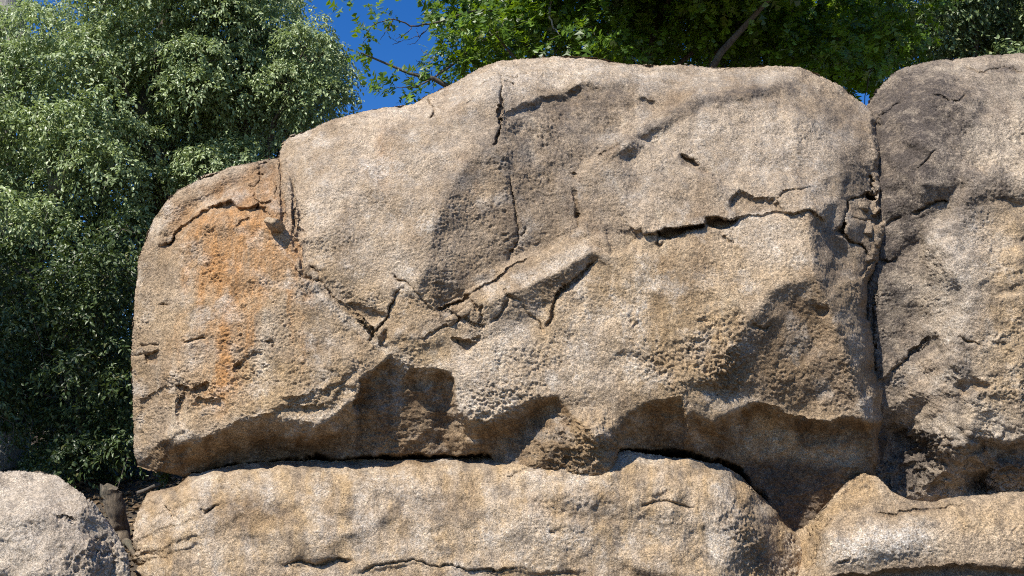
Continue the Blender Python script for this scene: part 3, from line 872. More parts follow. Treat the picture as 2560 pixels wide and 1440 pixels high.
    r.paint([(1250, 400), (1440, 400), (1440, 580), (1290, 650), (1240, 560)], 30, dark=.24, brown=.15)
    r.paint([(1150, 300), (1240, 190), (1260, 380), (1180, 420)], 24, dark=.25)
    r.paint([(1100, 430), (1200, 410), (1230, 440), (1160, 500), (1100, 520)], 24, dark=.36)
    r.paint([(1085, 540), (1280, 500), (1270, 650), (1100, 770), (1045, 700)], 20, dark=.22, brown=.2)  # right-facing side of the upper arris, shade painted in
    r.paint([(1440, 420), (1600, 370), (1740, 430), (1700, 520), (1500, 540)], 40, dark=.12)
    r.paint([(380, 600), (450, 560), (420, 900), (440, 1100), (340, 1150), (330, 800)], 24, brown=.28)
    r.paint([(1000, 720), (1090, 780), (1000, 870), (950, 850)], 12, ochre=.4, brown=.22)
    r.paint([(1010, 860), (1130, 810), (1140, 900), (1060, 920)], 12, ochre=.45)
    r.paint([(1490, 640), (1640, 610), (1850, 600), (1900, 720), (1700, 900), (1500, 900)], 50, ochre=.45)
    r.paint([(1600, 780), (1860, 800), (1880, 980), (1640, 980)], 40, ochre=.45, brown=.2)
    r.paint([(480, 900), (900, 900), (840, 1030), (520, 1040)], 40, ochre=.4)
    r.paint([(1850, 830), (2040, 700), (2130, 900), (2150, 1030), (1900, 1000)], 40, brown=.34, dark=.15)  # scoop darkened in colour where it turns from the sun
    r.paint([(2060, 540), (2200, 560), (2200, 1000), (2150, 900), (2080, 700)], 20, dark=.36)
    r.paint([(1320, 1000), (1400, 1000), (1440, 1060), (1380, 1120), (1250, 1170), (1160, 1150), (1200, 1070)], 14, brown=.2)
    r.paint([(500, 1130), (800, 1110), (1150, 1090), (1230, 1130), (900, 1130), (560, 1160)], 14, ochre=.5)
    r.paint([(720, 350), (1050, 280), (1200, 240), (1150, 420), (1080, 560), (1040, 690), (900, 700), (780, 600)], 60, pale=.16)
    r.paint([(1090, 230), (1250, 160), (1400, 145), (1700, 170), (1990, 170), (1990, 205), (1700, 225), (1450, 205), (1200, 260)], 16, pale=.45)
    r.paint([(1620, 330), (1800, 270), (1960, 250), (2060, 330), (2060, 500), (1880, 480), (1740, 420)], 60, pale=.3)
    r.paint([(1480, 400), (1640, 370), (1720, 420), (1640, 480), (1500, 480)], 40, pale=.3)
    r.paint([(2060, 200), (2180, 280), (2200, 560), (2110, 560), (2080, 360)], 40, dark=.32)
    r.paint([(1860, 820), (1930, 730), (2040, 700), (2100, 860), (2150, 1030), (1900, 1000), (1780, 980), (1800, 880)], 40, brown=.5)  # more of the scoop's shade, put into the brown
    r.paint([(1280, 690), (1460, 610), (1490, 625), (1310, 715)], 10, pale=.4)  # light on the bar's upper face, put into the colour
    r.paint([(1310, 725), (1470, 650), (1400, 735), (1340, 790)], 12, brown=.3)  # bar's lower face, its shade painted brown
    r.paint([(1240, 1180), (1360, 1100), (1500, 1090), (1520, 1130), (1340, 1180)], 14, ochre=.5, brown=.2)
    for xx, ww, ya, yb, aa in ((1000, 12, 930, 1100, .5), (1050, 20, 930, 1090, .6), (930, 22, 930, 1050, .5), (1340, 16, 1000, 1130, .6), (1400, 14, 1010, 1090, .5), (1560, 12, 880, 1060, .35), (1680, 16, 900, 1080, .4),
                               (1520, 10, 680, 980, .25), (1640, 12, 640, 900, .25), (1820, 20, 900, 1060, .4), (780, 14, 800, 1000, .2), (850, 10, 860, 1010, .25), (1260, 14, 820, 1040, .2)):
        streak(xx, ww, ya, yb, aa, "brown")
    for xx, ww, ya, yb, aa in ((1605, 12, 640, 980, .6), (1570, 9, 700, 940, .45), (1480, 12, 740, 960, .4), (1540, 8, 660, 860, .4), (985, 8, 890, 1040, .6), (1420, 10, 760, 980, .35), (830, 12, 700, 940, .25)):
        streak(xx, ww, ya, yb, aa, "pale")
    r.paint([(430, 520), (520, 470), (690, 450), (715, 600), (690, 720), (620, 760), (500, 740), (470, 620)], 50, rust=.42)
    for xx, ww, ya, yb, aa in ((505, 16, 560, 860, .45), (535, 14, 600, 980, .55), (570, 18, 620, 1010, .6), (600, 12, 600, 900, .5), (640, 14, 560, 800, .45), (728, 10, 600, 880, .6), (470, 12, 640, 840, .3), (755, 9, 690, 960, .3)):
        streak(xx, ww, ya, yb, aa)
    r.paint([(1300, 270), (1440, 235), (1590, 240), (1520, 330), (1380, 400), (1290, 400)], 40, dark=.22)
    r.paint([(1500, 380), (1600, 325), (1700, 262), (1830, 222), (1980, 206), (1990, 232), (1830, 252), (1720, 300), (1600, 356)], 10, dark=.35)  # shade of the downward-facing strip, painted dark
    r.paint([(1430, 228), (1520, 196), (1580, 204), (1600, 250), (1500, 260)], 20, dark=.35)
    r.paint([(1440, 560), (1540, 545), (1630, 585), (1560, 600)], 12, dark=.3)
    r.paint([(2028, 540), (2070, 560), (2095, 760), (2150, 1000), (2110, 900), (2050, 720)], 10, dark=.3, brown=.2)  # facet shading right of the lower arris, painted in
    r.paint([(1640, 640), (1700, 610), (1690, 700), (1650, 760)], 18, brown=.35)
    r.paint([(1700, 680), (1800, 660), (1760, 760), (1690, 790)], 22, brown=.35)
    r.paint([(1260, 230), (1600, 210), (2000, 190), (2160, 280), (2200, 560), (2020, 520), (1830, 530), (1640, 570), (1440, 580), (1280, 640)], 60, dark=.17)  # colour darkened to offset strong sun on the tilted upper block
    r.paint([(1000, 300), (1240, 200), (1240, 400), (1120, 500), (1020, 460)], 60, dark=.12)
    # ---- parts
    def inside(poly):
        k = np.zeros_like(r.X)
        sl, m = r.poly(poly, 1.0, 0.85)
        k[sl] = m
        return k
    ls = inside([(200, 60), (697, 60), (698, 392), (706, 430), (733, 500), (735, 596), (748, 640), (768, 688), (830, 736), (905, 796), (962, 872), (990, 900), (900, 950), (880, 1050), (840, 1480), (200, 1480)])
    lo = inside([(962, 872), (1092, 776), (1150, 752), (1280, 666), (1440, 597), (1560, 560), (1640, 590), (1765, 566), (1842, 544), (2024, 528), (2090, 574), (2150, 612), (2190, 650), (2400, 650), (2400, 1480), (840, 1480), (880, 1050), (900, 950), (990, 900)])
    up = 0.5 + 0 * r.X
    root = empty("boulder", tuple(P(1270, 1170, 9.2)), "huge fractured tan boulder with an orange rust stain, resting on the flat rock ledge", "boulder")
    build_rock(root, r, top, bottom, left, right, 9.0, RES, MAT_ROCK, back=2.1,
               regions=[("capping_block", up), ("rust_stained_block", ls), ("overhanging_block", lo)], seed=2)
    for o in root.children:
        s = o.name.split(".")[0]
        o["label"] = {"capping_block": "pale upper block with a rough hollow and a rounded crest",
                      "rust_stained_block": "block with orange rust streaks at the left end",
                      "overhanging_block": "jutting lower block with a shaded undercut foot"}[s]
    return root, r

BOULDER, BR = great_boulder()

# ------------------------------------------------------------------ the ledge under it
def base_ledge():
    top = [(352, 1270), (368, 1232), (410, 1224), (446, 1212), (480, 1186), (560, 1166), (700, 1152), (1000, 1147), (1200, 1145), (1260, 1120), (1300, 1112), (1400, 1110), (1520, 1112), (1560, 1122), (1620, 1138), (1700, 1146),
           (1800, 1160), (1850, 1186), (1900, 1240), (1990, 1320), (2070, 1380)]
    left = [(352, 1270), (333, 1310), (336, 1330), (330, 1362), (340, 1380), (328, 1400), (350, 1412), (338, 1430), (352, 1450), (345, 1500), (350, 1560)]
    bottom = [(350, 1560), (1000, 1580), (1600, 1580), (2110, 1560)]
    right = [(2070, 1380), (2085, 1440), (2100, 1500), (2110, 1560)]
    r = Raster(300, 1080, 2140, 1600, 2.0, seed=51)
    ex = np.array([340, 440, 500, 620, 700, 850, 1000, 1130, 1230, 1330, 1420, 1500, 1560, 1640, 1760, 1830, 1870, 1940, 2000, 2100])
    ey = np.array([1262, 1226, 1196, 1182, 1172, 1172, 1166, 1168, 1164, 1146, 1134, 1130, 1128, 1148, 1158, 1180, 1212, 1300, 1345, 1400])
    E = np.interp(r.WX, ex, ey)
    u = r.WY - E
    # top shelf, brow, and the face below
    d = np.where(u < 0, -.05 + u * 0.015, 0)
    face = -.05 + .33 * (1 - np.exp(-np.maximum(u, 0) / 45.0)) + .0007 * np.maximum(u, 0)
    d = np.where(u < 0, d, face)
    r.d += r.blur(d.astype(np.float32), 3)
    r.facets(190, .06, 8, 23, .5); r.facets(70, .02, 3, 24)
    # turns away towards the gap on the right and towards the left end
    r.d -= .55 * sstep(1780, 2080, r.X + 0.25 * (r.Y - 1300)) ** 1.4
    r.d -= .30 * sstep(470, 330, r.X)
    r.rim(left, 26, .12)
    r.blob(1480, 1220, 190, 60, -8, depth=-.06)
    r.blob(1000, 1290, 160, 90, 0, depth=.035)
    r.dent([(560, 1262), (620, 1250), (700, 1256), (748, 1276), (720, 1306), (660, 1322), (600, 1306)], .05, 22, brown=.32, smooth=.5)
    r.ledge([(1700, 1330), (1560, 1300), (1420, 1290), (1300, 1260)], -.05, 50, 90)
    r.ledge([(1200, 1250), (1000, 1270), (860, 1240)], -.04, 40, 60)
    # horizontal joints near the bottom
    r.crack([(705, 1412), (740, 1404), (800, 1410), (845, 1402), (880, 1404)], 8, .09)
    r.ledge([(700, 1412), (790, 1404), (880, 1402)], .03, 8, 30)
    r.crack([(890, 1430), (960, 1412), (1040, 1402), (1100, 1414), (1180, 1424), (1320, 1424)], 7, .08)
    r.ledge([(890, 1424), (1040, 1402), (1160, 1420), (1360, 1424), (1500, 1420)], .045, 14, 60)
    r.crack([(1604, 1264), (1626, 1258), (1646, 1248), (1690, 1258), (1735, 1268)], 6, .07)
    r.dent([(1630, 1236), (1664, 1226), (1680, 1236), (1650, 1250)], .03, 6)
    r.crack([(500, 1266), (520, 1278), (540, 1270)], 6, .06)
    r.crack([(516, 1280), (548, 1262)], 5, .04)
    r.crack([(1378, 1340), (1392, 1334)], 7, .05)
    r.crack([(1230, 1196), (1290, 1186), (1350, 1172), (1440, 1150)], 5, .04)
    r.crack([(370, 1390), (400, 1388)], 4, .03)
    r.ledge([(368, 1240), (400, 1262), (384, 1276)], .06, 10, 30)
    for y in (1300, 1345, 1392, 1412):
        r.ledge([(320, y + 6), (400, y - 24), (500, y - 60)], .025, 8, 40)
    r.paint([(1850, 1190), (1900, 1300), (1990, 1350), (1990, 1460), (1860, 1440), (1800, 1300)], 30, rough=.8, brown=.5)
    r.paint([(1300, 1230), (1560, 1230), (1620, 1290), (1480, 1310), (1330, 1280)], 24, rough=.6, brown=.1)
    r.paint([(1240, 1190), (1360, 1100), (1500, 1090), (1520, 1130), (1340, 1150)], 14, rough=.6, ochre=.3)
    r.paint([(1700, 1160), (1850, 1190), (1880, 1280), (1760, 1260)], 24, rough=.4)
    r.paint([(400, 1200), (1200, 1180), (1300, 1440), (360, 1440)], 30, smooth=.75)
    r.paint([(1200, 1150), (1760, 1150), (1760, 1600), (1200, 1600)], 40, smooth=.35)
    full = (slice(None), slice(None))
    n1 = fbm(np.stack([r.X / 40, r.Y / 200, 0 * r.X], -1), 4, 0.6, 23)
    r.add("ochre", full, np.clip(.42 + .7 * n1, 0, .8))
    for xx, ww, ya, yb, aa in ((560, 50, 1230, 1330, .4), (640, 80, 1240, 1310, .45), (820, 18, 1200, 1400, .3), (900, 24, 1190, 1400, .35), (1010, 20, 1180, 1380, .4), (1100, 60, 1220, 1310, .5), (1180, 20, 1200, 1340, .3), (1450, 120, 1230, 1290, .35), (420, 30, 1260, 1440, .3)):
        k = np.exp(-((r.WX - xx) / ww) ** 2) * sstep(ya - 20, ya + 20, r.WY) * sstep(yb + 40, yb - 40, r.WY)
        r.add("brown", full, aa * k)
    r.add("pale", full, np.clip(.2 + .7 * fbm(np.stack([r.X / 110, r.Y / 90, 0 * r.X + 5], -1), 4, .6, 25), 0, .6))
    r.paint([(1500, 1130), (1560, 1124), (1650, 1146), (1640, 1164), (1540, 1150)], 8, pale=.6)
    r.paint([(1120, 1300), (1300, 1290), (1500, 1340), (1500, 1400), (1200, 1400)], 50, pale=.4)
    r.paint([(1760, 1340), (1820, 1320), (1840, 1400), (1780, 1420)], 16, pale=.6)
    r.paint([(1050, 1250), (1130, 1230), (1180, 1280), (1100, 1310), (1040, 1300)], 30, dark=.32)
    r.paint([(1000, 1430), (1500, 1424), (1700, 1440), (1700, 1600), (300, 1600), (300, 1440)], 14, brown=.35, dark=.1)
    r.add("dark", full, np.clip(.8 * fbm(np.stack([r.X / 60, r.Y / 60, 0 * r.X + 15], -1), 4, .6, 28) - .2, 0, .45))
    r.add("brown", full, .7 * sstep(0, -12, u))  # shadow on the top shelf painted in brown
    root = empty("rock_ledge", tuple(P(1100, 1560, 9.1)), "long flat tan rock ledge lying below the huge fractured boulder", "rock")
    build_rock(root, r, top, bottom, left, right, 9.0, RES, MAT_ROCK, back=1.9, seed=6, name="slab")
    return root

base_ledge()

# ------------------------------------------------------------------ right-hand boulder
def grey_boulder():
    top = [(2150, 300), (2166, 262), (2192, 226), (2230, 184), (2262, 166), (2340, 152), (2400, 146), (2460, 140), (2560, 134), (2700, 140), (2850, 190)]
    left = [(2150, 300), (2150, 500), (2130, 700), (2110, 900), (2110, 1100), (2130, 1290)]
    bottom = [(2130, 1290), (2300, 1300), (2560, 1300), (2900, 1300)]
    right = [(2850, 190), (2930, 500), (2960, 900), (2900, 1300)]
    r = Raster(2080, 100, 2980, 1330, 2.0, seed=81)
    lines = [[(2185, 260, -.80), (2190, 400, -.54), (2200, 540, -.40), (2195, 660, -.36), (2165, 760, -.36), (2175, 900, -.36), (2195, 1040, -.42), (2195, 1200, -.50)],
             [(2330, 230, -.62), (2300, 340, -.30), (2310, 460, -.12)],
             ]
    pts = [(2260, 190, -.85), (2400, 165, -.85), (2560, 155, -.85), (2800, 200, -.9), (2420, 300, -.40), (2560, 300, -.42), (2420, 450, -.10), (2560, 460, -.08), (2300, 560, -.22),
           (2380, 640, .05), (2300, 700, -.20), (2290, 800, -.24), (2420, 760, .12), (2560, 700, .14), (2400, 900, .12), (2560, 900, .20), (2310, 980, -.14), (2440, 1020, .12), (2560, 1030, .18),
           (2260, 1080, -.40), (2400, 1140, -.02), (2560, 1160, .05), (2300, 1220, -.35), (2560, 1230, -.2), (2850, 700, -.2), (2900, 1200, -.4), (2100, 300, -1.1), (2100, 700, -.8), (2080, 1200, -.9)]
    r.macro(lines, pts, blur=6)
    r.rim(top, 110, .42); r.rim(right, 170, .7)
    r.facets(170, .05, 6, 13); r.facets(60, .025, 3, 14)
    # overhang lines
    r.ledge([(2200, 640), (2300, 560), (2330, 505), (2400, 480), (2480, 470), (2560, 474), (2640, 480)], .05, 40, 80)
    r.crack([(2284, 530), (2310, 514), (2340, 504), (2366, 508)], 9, .09)
    r.crack([(2206, 560), (2250, 545)], 8, .06)
    r.crack([(2200, 652), (2240, 644)], 6, .06)
    r.crack([(2296, 420), (2330, 396), (2344, 380)], 6, .05)
    r.crack([(2330, 240), (2374, 250), (2400, 256), (2420, 232)], 5, .05)
    r.crack([(2410, 166), (2450, 180), (2500, 170), (2560, 174)], 5, .05)
    r.crack([(2400, 840), (2426, 856), (2452, 866)], 6, .05)
    r.crack([(2230, 930), (2260, 896), (2320, 840)], 7, .07)
    r.crack([(2190, 700), (2180, 800), (2190, 960)], 7, .08)
    r.ledge([(2190, 960), (2260, 880), (2330, 830)], .05, 20, 70)
    r.dent([(2386, 962), (2420, 950), (2478, 966), (2440, 990), (2396, 992)], .07, 10, brown=.6, smooth=.6)
    r.crack([(2250, 250), (2200, 300), (2190, 340)], 8, .06)
    # broken, pebbly foot
    foot = [(2190, 1040), (2260, 1056), (2320, 1090), (2360, 1130), (2400, 1110), (2460, 1090), (2560, 1100), (2800, 1100)]
    r.ledge(foot, .13, 30, 160)
    r.facets(26, .07, 2, 15, .8, mask=sstep(1040, 1110, r.Y + 20 * perlin(r.q / 40, 3)))
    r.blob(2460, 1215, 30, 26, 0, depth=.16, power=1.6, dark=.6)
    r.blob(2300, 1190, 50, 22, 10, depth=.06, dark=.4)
    r.paint([(2190, 1050), (2340, 1080), (2560, 1060), (2800, 1060), (2800, 1260), (2190, 1250)], 26, rough=1.2)
    r.paint([(2460, 500), (2800, 500), (2800, 1060), (2440, 1040)], 60, rough=.35, ochre=.55)
    r.paint([(2380, 240), (2560, 260), (2560, 450), (2380, 440)], 40, rough=.35)
    r.paint([(2200, 620), (2380, 560), (2440, 760), (2380, 940), (2220, 1000)], 50, rough=.2)
    full = (slice(None), slice(None))
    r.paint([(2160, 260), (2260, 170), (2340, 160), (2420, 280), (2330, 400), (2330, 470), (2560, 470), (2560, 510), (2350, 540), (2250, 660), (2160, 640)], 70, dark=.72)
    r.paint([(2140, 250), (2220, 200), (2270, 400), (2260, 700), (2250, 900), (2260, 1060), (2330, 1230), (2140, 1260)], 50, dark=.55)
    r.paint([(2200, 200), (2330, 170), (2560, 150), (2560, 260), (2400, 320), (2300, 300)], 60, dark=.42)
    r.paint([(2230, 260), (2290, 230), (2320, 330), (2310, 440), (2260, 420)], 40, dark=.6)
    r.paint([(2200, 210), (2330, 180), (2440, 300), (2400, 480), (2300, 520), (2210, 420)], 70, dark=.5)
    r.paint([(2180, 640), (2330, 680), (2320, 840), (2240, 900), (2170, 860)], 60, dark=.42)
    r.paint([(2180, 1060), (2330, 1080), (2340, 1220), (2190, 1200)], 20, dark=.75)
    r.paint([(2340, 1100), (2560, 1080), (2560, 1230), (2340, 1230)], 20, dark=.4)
    r.paint([(2380, 540), (2480, 540), (2440, 760), (2380, 940), (2330, 820)], 50, pale=.5)
    r.paint([(2480, 500), (2800, 500), (2800, 1000), (2500, 1000)], 40, ochre=.35)
    r.add("dark", full, np.clip(.9 * fbm(np.stack([r.X / 90, r.Y / 70, 0 * r.X + 5], -1), 4, .6, 65) - .05, 0, .5))
    r.add("pale", full, np.clip(.9 * fbm(np.stack([r.X / 70, r.Y / 70, 0 * r.X + 9], -1), 4, .6, 66) - .1, 0, .5) * sstep(420, 600, r.Y))
    root = empty("boulder", tuple(P(2480, 1290, 9.3)), "tall grey-brown boulder at the right edge with dark lichen and a pebbly foot", "boulder")
    build_rock(root, r, top, bottom, left, right, 9.15, RES, MAT_ROCK_GREY, back=2.2, seed=9, name="body", amp=1.05)

grey_boulder()

# ------------------------------------------------------------------ shelf under the right-hand boulder
def pale_shelf():
    top = [(1960, 1400), (1990, 1330), (2040, 1290), (2085, 1240), (2120, 1204), (2160, 1184), (2195, 1200), (2225, 1232), (2270, 1254), (2340, 1258), (2420, 1246), (2480, 1240), (2560, 1234), (2700, 1230), (2900, 1240)]
    left = [(1960, 1400), (1960, 1450), (1950, 1520), (1950, 1600)]
    bottom = [(1950, 1600), (2200, 1610), (2600, 1610), (2900, 1600)]
    right = [(2900, 1230), (2920, 1350), (2920, 1500), (2900, 1600)]
    r = Raster(1910, 1100, 2940, 1640, 2.0, seed=91)
    ex = np.array([1960, 2020, 2050, 2080, 2150, 2200, 2260, 2340, 2420, 2560, 2900])
    ey = np.array([1470, 1400, 1330, 1292, 1276, 1264, 1262, 1268, 1252, 1240, 1240])
    u = r.WY - np.interp(r.WX, ex, ey)
    d = np.where(u < 0, -.02 + u * .0032, -.02 + .34 * (1 - np.exp(-np.maximum(u, 0) / 55.0)))
    r.d += r.blur(d.astype(np.float32), 4)
    r.d -= .35 * sstep(2080, 1960, r.X)
    r.rim(right, 120, .5)
    r.blob(2200, 1350, 130, 50, -18, depth=-.06)
    r.blob(2180, 1420, 160, 24, -6, depth=.03)
    r.crack([(2088, 1286), (2060, 1330), (2036, 1390), (2020, 1440)], 6, .05)
    r.crack([(2180, 1282), (2260, 1280), (2340, 1274), (2410, 1262)], 5, .05)
    r.ledge([(2040, 1440), (2150, 1432), (2260, 1420), (2420, 1412), (2560, 1420), (2800, 1420)], .10, 16, 60)
    r.crack([(2100, 1412), (2120, 1400)], 5, .04)
    r.paint([(1960, 1400), (2160, 1140), (2200, 1250), (2080, 1290), (2030, 1420)], 14, rough=.8, ochre=.7, brown=.2)
    r.paint([(2100, 1260), (2400, 1220), (2560, 1230), (2560, 1246), (2200, 1290)], 12, dark=.2)
    r.paint([(2080, 1350), (2180, 1320), (2260, 1310), (2320, 1320), (2340, 1380), (2260, 1404), (2120, 1412), (2050, 1404)], 40, pale=1.0, smooth=.6)
    r.paint([(2110, 1350), (2200, 1320), (2260, 1330), (2230, 1390), (2130, 1405)], 30, pale=1.0)
    r.paint([(2360, 1260), (2700, 1250), (2700, 1340), (2400, 1330)], 30, ochre=.55)
    r.paint([(2250, 1410), (2400, 1400), (2560, 1412), (2800, 1412), (2800, 1620), (2000, 1620), (2060, 1440)], 12, brown=.6, dark=.25)
    full = (slice(None), slice(None))
    r.add("ochre", full, .2 + 0 * r.X)
    r.add("dark", full, np.clip(.8 * fbm(np.stack([r.X / 40, r.Y / 40, 0 * r.X + 5], -1), 4, .6, 75) - .12, 0, .4))
    root = empty("rock_ledge", tuple(P(2480, 1600, 9.1)), "pale flat rock shelf with a chalky white patch under the grey boulder", "rock")
    build_rock(root, r, top, bottom, left, right, 8.95, RES, MAT_ROCK, back=1.7, seed=13, name="slab", amp=1.0)

pale_shelf()

# ------------------------------------------------------------------ round boulder bottom left
def round_boulder():
    top = [(-330, 1330), (-250, 1230), (-120, 1190), (0, 1182), (60, 1180), (100, 1178), (142, 1190), (172, 1210), (205, 1234), (240, 1268), (272, 1304)]
    left = [(-330, 1330), (-360, 1420), (-360, 1500), (-330, 1600)]
    bottom = [(-330, 1600), (-100, 1630), (100, 1630), (310, 1600)]
    right = [(272, 1304), (300, 1345), (318, 1390), (328, 1440), (330, 1500), (310, 1600)]
    r = Raster(-390, 1140, 360, 1660, 2.0, seed=101)
    lines = [[(100, 1195, -.45), (142, 1235, -.22), (180, 1290, -.02), (215, 1360, .08), (230, 1440, .12)],
             [(-300, 1230, -.30), (0, 1215, -.30), (100, 1210, -.36)]]
    pts = [(0, 1300, .0), (100, 1290, .0), (60, 1400, .16), (150, 1440, .18), (260, 1340, -.06), (290, 1440, -.02), (-200, 1400, .1), (0, 1500, .2), (200, 1560, .15), (-300, 1500, 0)]
    r.macro(lines, pts, blur=7)
    r.facets(120, .05, 6, 33); r.facets(50, .02, 3, 34)
    r.rim(top + right[1:], 55, .17)
    r.crack([(136, 1294), (160, 1292), (186, 1292)], 6, .05)
    r.ledge([(216, 1344), (240, 1350), (268, 1346)], -.05, 8, 30)
    r.crack([(218, 1346), (240, 1352), (266, 1348)], 9, .05)
    r.crack([(238, 1378), (262, 1384), (275, 1372)], 7, .04)
    r.crack([(282, 1350), (280, 1440)], 5, .03)
    r.paint([(0, 1200), (130, 1196), (160, 1260), (80, 1290), (0, 1290)], 20, smooth=.5)
    r.paint([(140, 1340), (300, 1330), (330, 1450), (160, 1480)], 30, rough=.7, dark=.08)
    r.paint([(0, 1300), (140, 1300), (140, 1440), (0, 1440)], 30, rough=.3, pale=.3)
    full = (slice(None), slice(None))
    r.add("dark", full, np.clip(.8 * fbm(np.stack([r.X / 50, r.Y / 50, 0 * r.X + 5], -1), 4, .6, 85) - .2, 0, .3)); r.add("pale", full, .45 + 0 * r.X)
    root = empty("boulder", tuple(P(0, 1620, 8.3)), "rounded pale grey boulder in the bottom left corner", "boulder")
    build_rock(root, r, top, bottom, left, right, 8.1, RES, MAT_ROCK_GREY, back=1.5, seed=17, name="body")

round_boulder()
# ================================================================== ground
def ground_height(x, y):
    z = 0.5 * sstep(2.0, 7.5, y) + 1.25 * sstep(9.6, 13.5, y) + 0.22 * np.maximum(0, y - 13.5) * sstep(60, 20, y) + 3.4 * sstep(20, 60, y)
    z = z - 0.5 * sstep(1.5, 3.2, x) * sstep(9, 13, y) * sstep(20, 13, y) * 0
    q = np.stack([x, y, np.zeros_like(x)], -1)
    return z + 0.10 * fbm(q * 0.7, 4, 0.5, 300) * sstep(2, 6, np.hypot(x, y - 1)) + 0.8 * fbm(q * 0.03, 3, 0.5, 310) * sstep(18, 60, np.hypot(x, y))

def gz(x, y):
    return float(ground_height(np.array([[float(x)]]), np.array([[float(y)]]))[0, 0])

def build_ground():
    ax = np.concatenate([-np.geomspace(600, 14, 26), np.linspace(-13.5, 13.5, 150), np.geomspace(14, 600, 26)])
    ay = np.concatenate([-np.geomspace(600, 8, 20), np.linspace(-7.5, 30, 200), np.geomspace(31, 700, 28)])
    X, Y = np.meshgrid(ax, ay)
    Z = ground_height(X, Y)
    idx = np.arange(X.size).reshape(X.shape)
    quads = np.stack([idx[:-1, :-1], idx[:-1, 1:], idx[1:, 1:], idx[1:, :-1]], -1).reshape(-1, 4)
    m = NT("leaf_litter_soil")
    co = m.n("ShaderNodeTexCoord").outputs["Object"]
    n1 = m.noise(co, 2.5, 6, 0.65); n2 = m.noise(co, 30, 5, 0.7)
    c = m.mix(m.ramp(n1, 0.4, 0.6), (0.055, 0.042, 0.030), (0.10, 0.075, 0.05))
    c = m.mix(m.ramp(n2, 0.55, 0.7, 0, .8), c, (0.16, 0.115, 0.07))
    c = m.mix(m.ramp(n1, 0.55, 0.7, 0, .8), c, (0.045, 0.07, 0.02))
    m.l(c, m.bsdf.inputs["Base Color"]); m.bsdf.inputs["Roughness"].default_value = 0.95
    bp = m.n("ShaderNodeBump"); bp.inputs["Strength"].default_value = 0.8; bp.inputs["Distance"].default_value = 0.03
    m.l(n2, bp.inputs["Height"]); m.l(bp.outputs[0], m.bsdf.inputs["Normal"])
    o = new_mesh("ground", np.stack([X, Y, Z], -1).reshape(-1, 3), quads, m.mat)
    o["kind"] = "structure"
    return o

build_ground()

# ================================================================== trees
def leaf_material(name, dark, light, trans, rough=0.42, spec=0.5, tmix=0.3):
    m = NT(name)
    a = m.attr("rnd")
    s = m.n("ShaderNodeSeparateColor"); m.l(a.outputs["Color"], s.inputs[0])
    c = m.mix(s.outputs[0], dark, light)
    c = m.mix(m.ramp(s.outputs[1], 0.93, 1.0, 0, 0.6), c, (0.20, 0.17, 0.05))
    m.l(c, m.bsdf.inputs["Base Color"])
    m.bsdf.inputs["Roughness"].default_value = rough
    m.bsdf.inputs["Specular IOR Level"].default_value = spec
    tr = m.n("ShaderNodeBsdfTranslucent"); m.l(m.mix(s.outputs[0], tuple(v * 0.7 for v in trans), trans), tr.inputs["Color"])
    mx = m.n("ShaderNodeMixShader"); mx.inputs[0].default_value = tmix
    out = m.t.nodes["Material Output"]
    m.l(m.bsdf.outputs[0], mx.inputs[1]); m.l(tr.outputs[0], mx.inputs[2]); m.l(mx.outputs[0], out.inputs["Surface"])
    return m.mat

def bark_material(name, a, b):
    m = NT(name)
    co = m.n("ShaderNodeTexCoord").outputs["Object"]
    mp = m.n("ShaderNodeMapping"); mp.inputs["Scale"].default_value = (1, 1, 0.22); m.l(co, mp.inputs[0])
    n1 = m.noise(mp.outputs[0], 22, 6, 0.7); n2 = m.noise(co, 3, 4)
    c = m.mix(m.ramp(n1, 0.35, 0.65), a, b)
    c = m.mix(m.ramp(n2, 0.5, 0.75, 0, .6), c, (0.10, 0.11, 0.07))
    m.l(c, m.bsdf.inputs["Base Color"]); m.bsdf.inputs["Roughness"].default_value = 0.9
    bp = m.n("ShaderNodeBump"); bp.inputs["Strength"].default_value = 0.9; bp.inputs["Distance"].default_value = 0.03
    m.l(n1, bp.inputs["Height"]); m.l(bp.outputs[0], m.bsdf.inputs["Normal"])
    return m.mat

MAT_LEAF = leaf_material("glossy_pale_leaf", (0.12, 0.17, 0.065), (0.45, 0.53, 0.26), (0.42, 0.54, 0.16), 0.42, 0.5, 0.28)
MAT_OAK = leaf_material("oak_leaf", (0.02, 0.05, 0.007), (0.14, 0.235, 0.022), (0.36, 0.56, 0.02), 0.40, 0.4, 0.30)
MAT_DARK_LEAF = leaf_material("shade_darkened_leaf", (0.026, 0.05, 0.013), (0.10, 0.14, 0.045), (0.12, 0.18, 0.03), 0.42, 0.4, 0.2)  # leaf colour darkened to stand in for shade on the foliage
MAT_RIGHT_LEAF = leaf_material("mid_green_leaf", (0.04, 0.075, 0.025), (0.20, 0.26, 0.10), (0.2, 0.28, 0.07), 0.42, 0.5, 0.25)
MAT_BARK = bark_material("brown_bark", (0.055, 0.045, 0.036), (0.14, 0.115, 0.09))
MAT_BARK_GREY = bark_material("grey_bark", (0.20, 0.19, 0.17), (0.36, 0.34, 0.31))

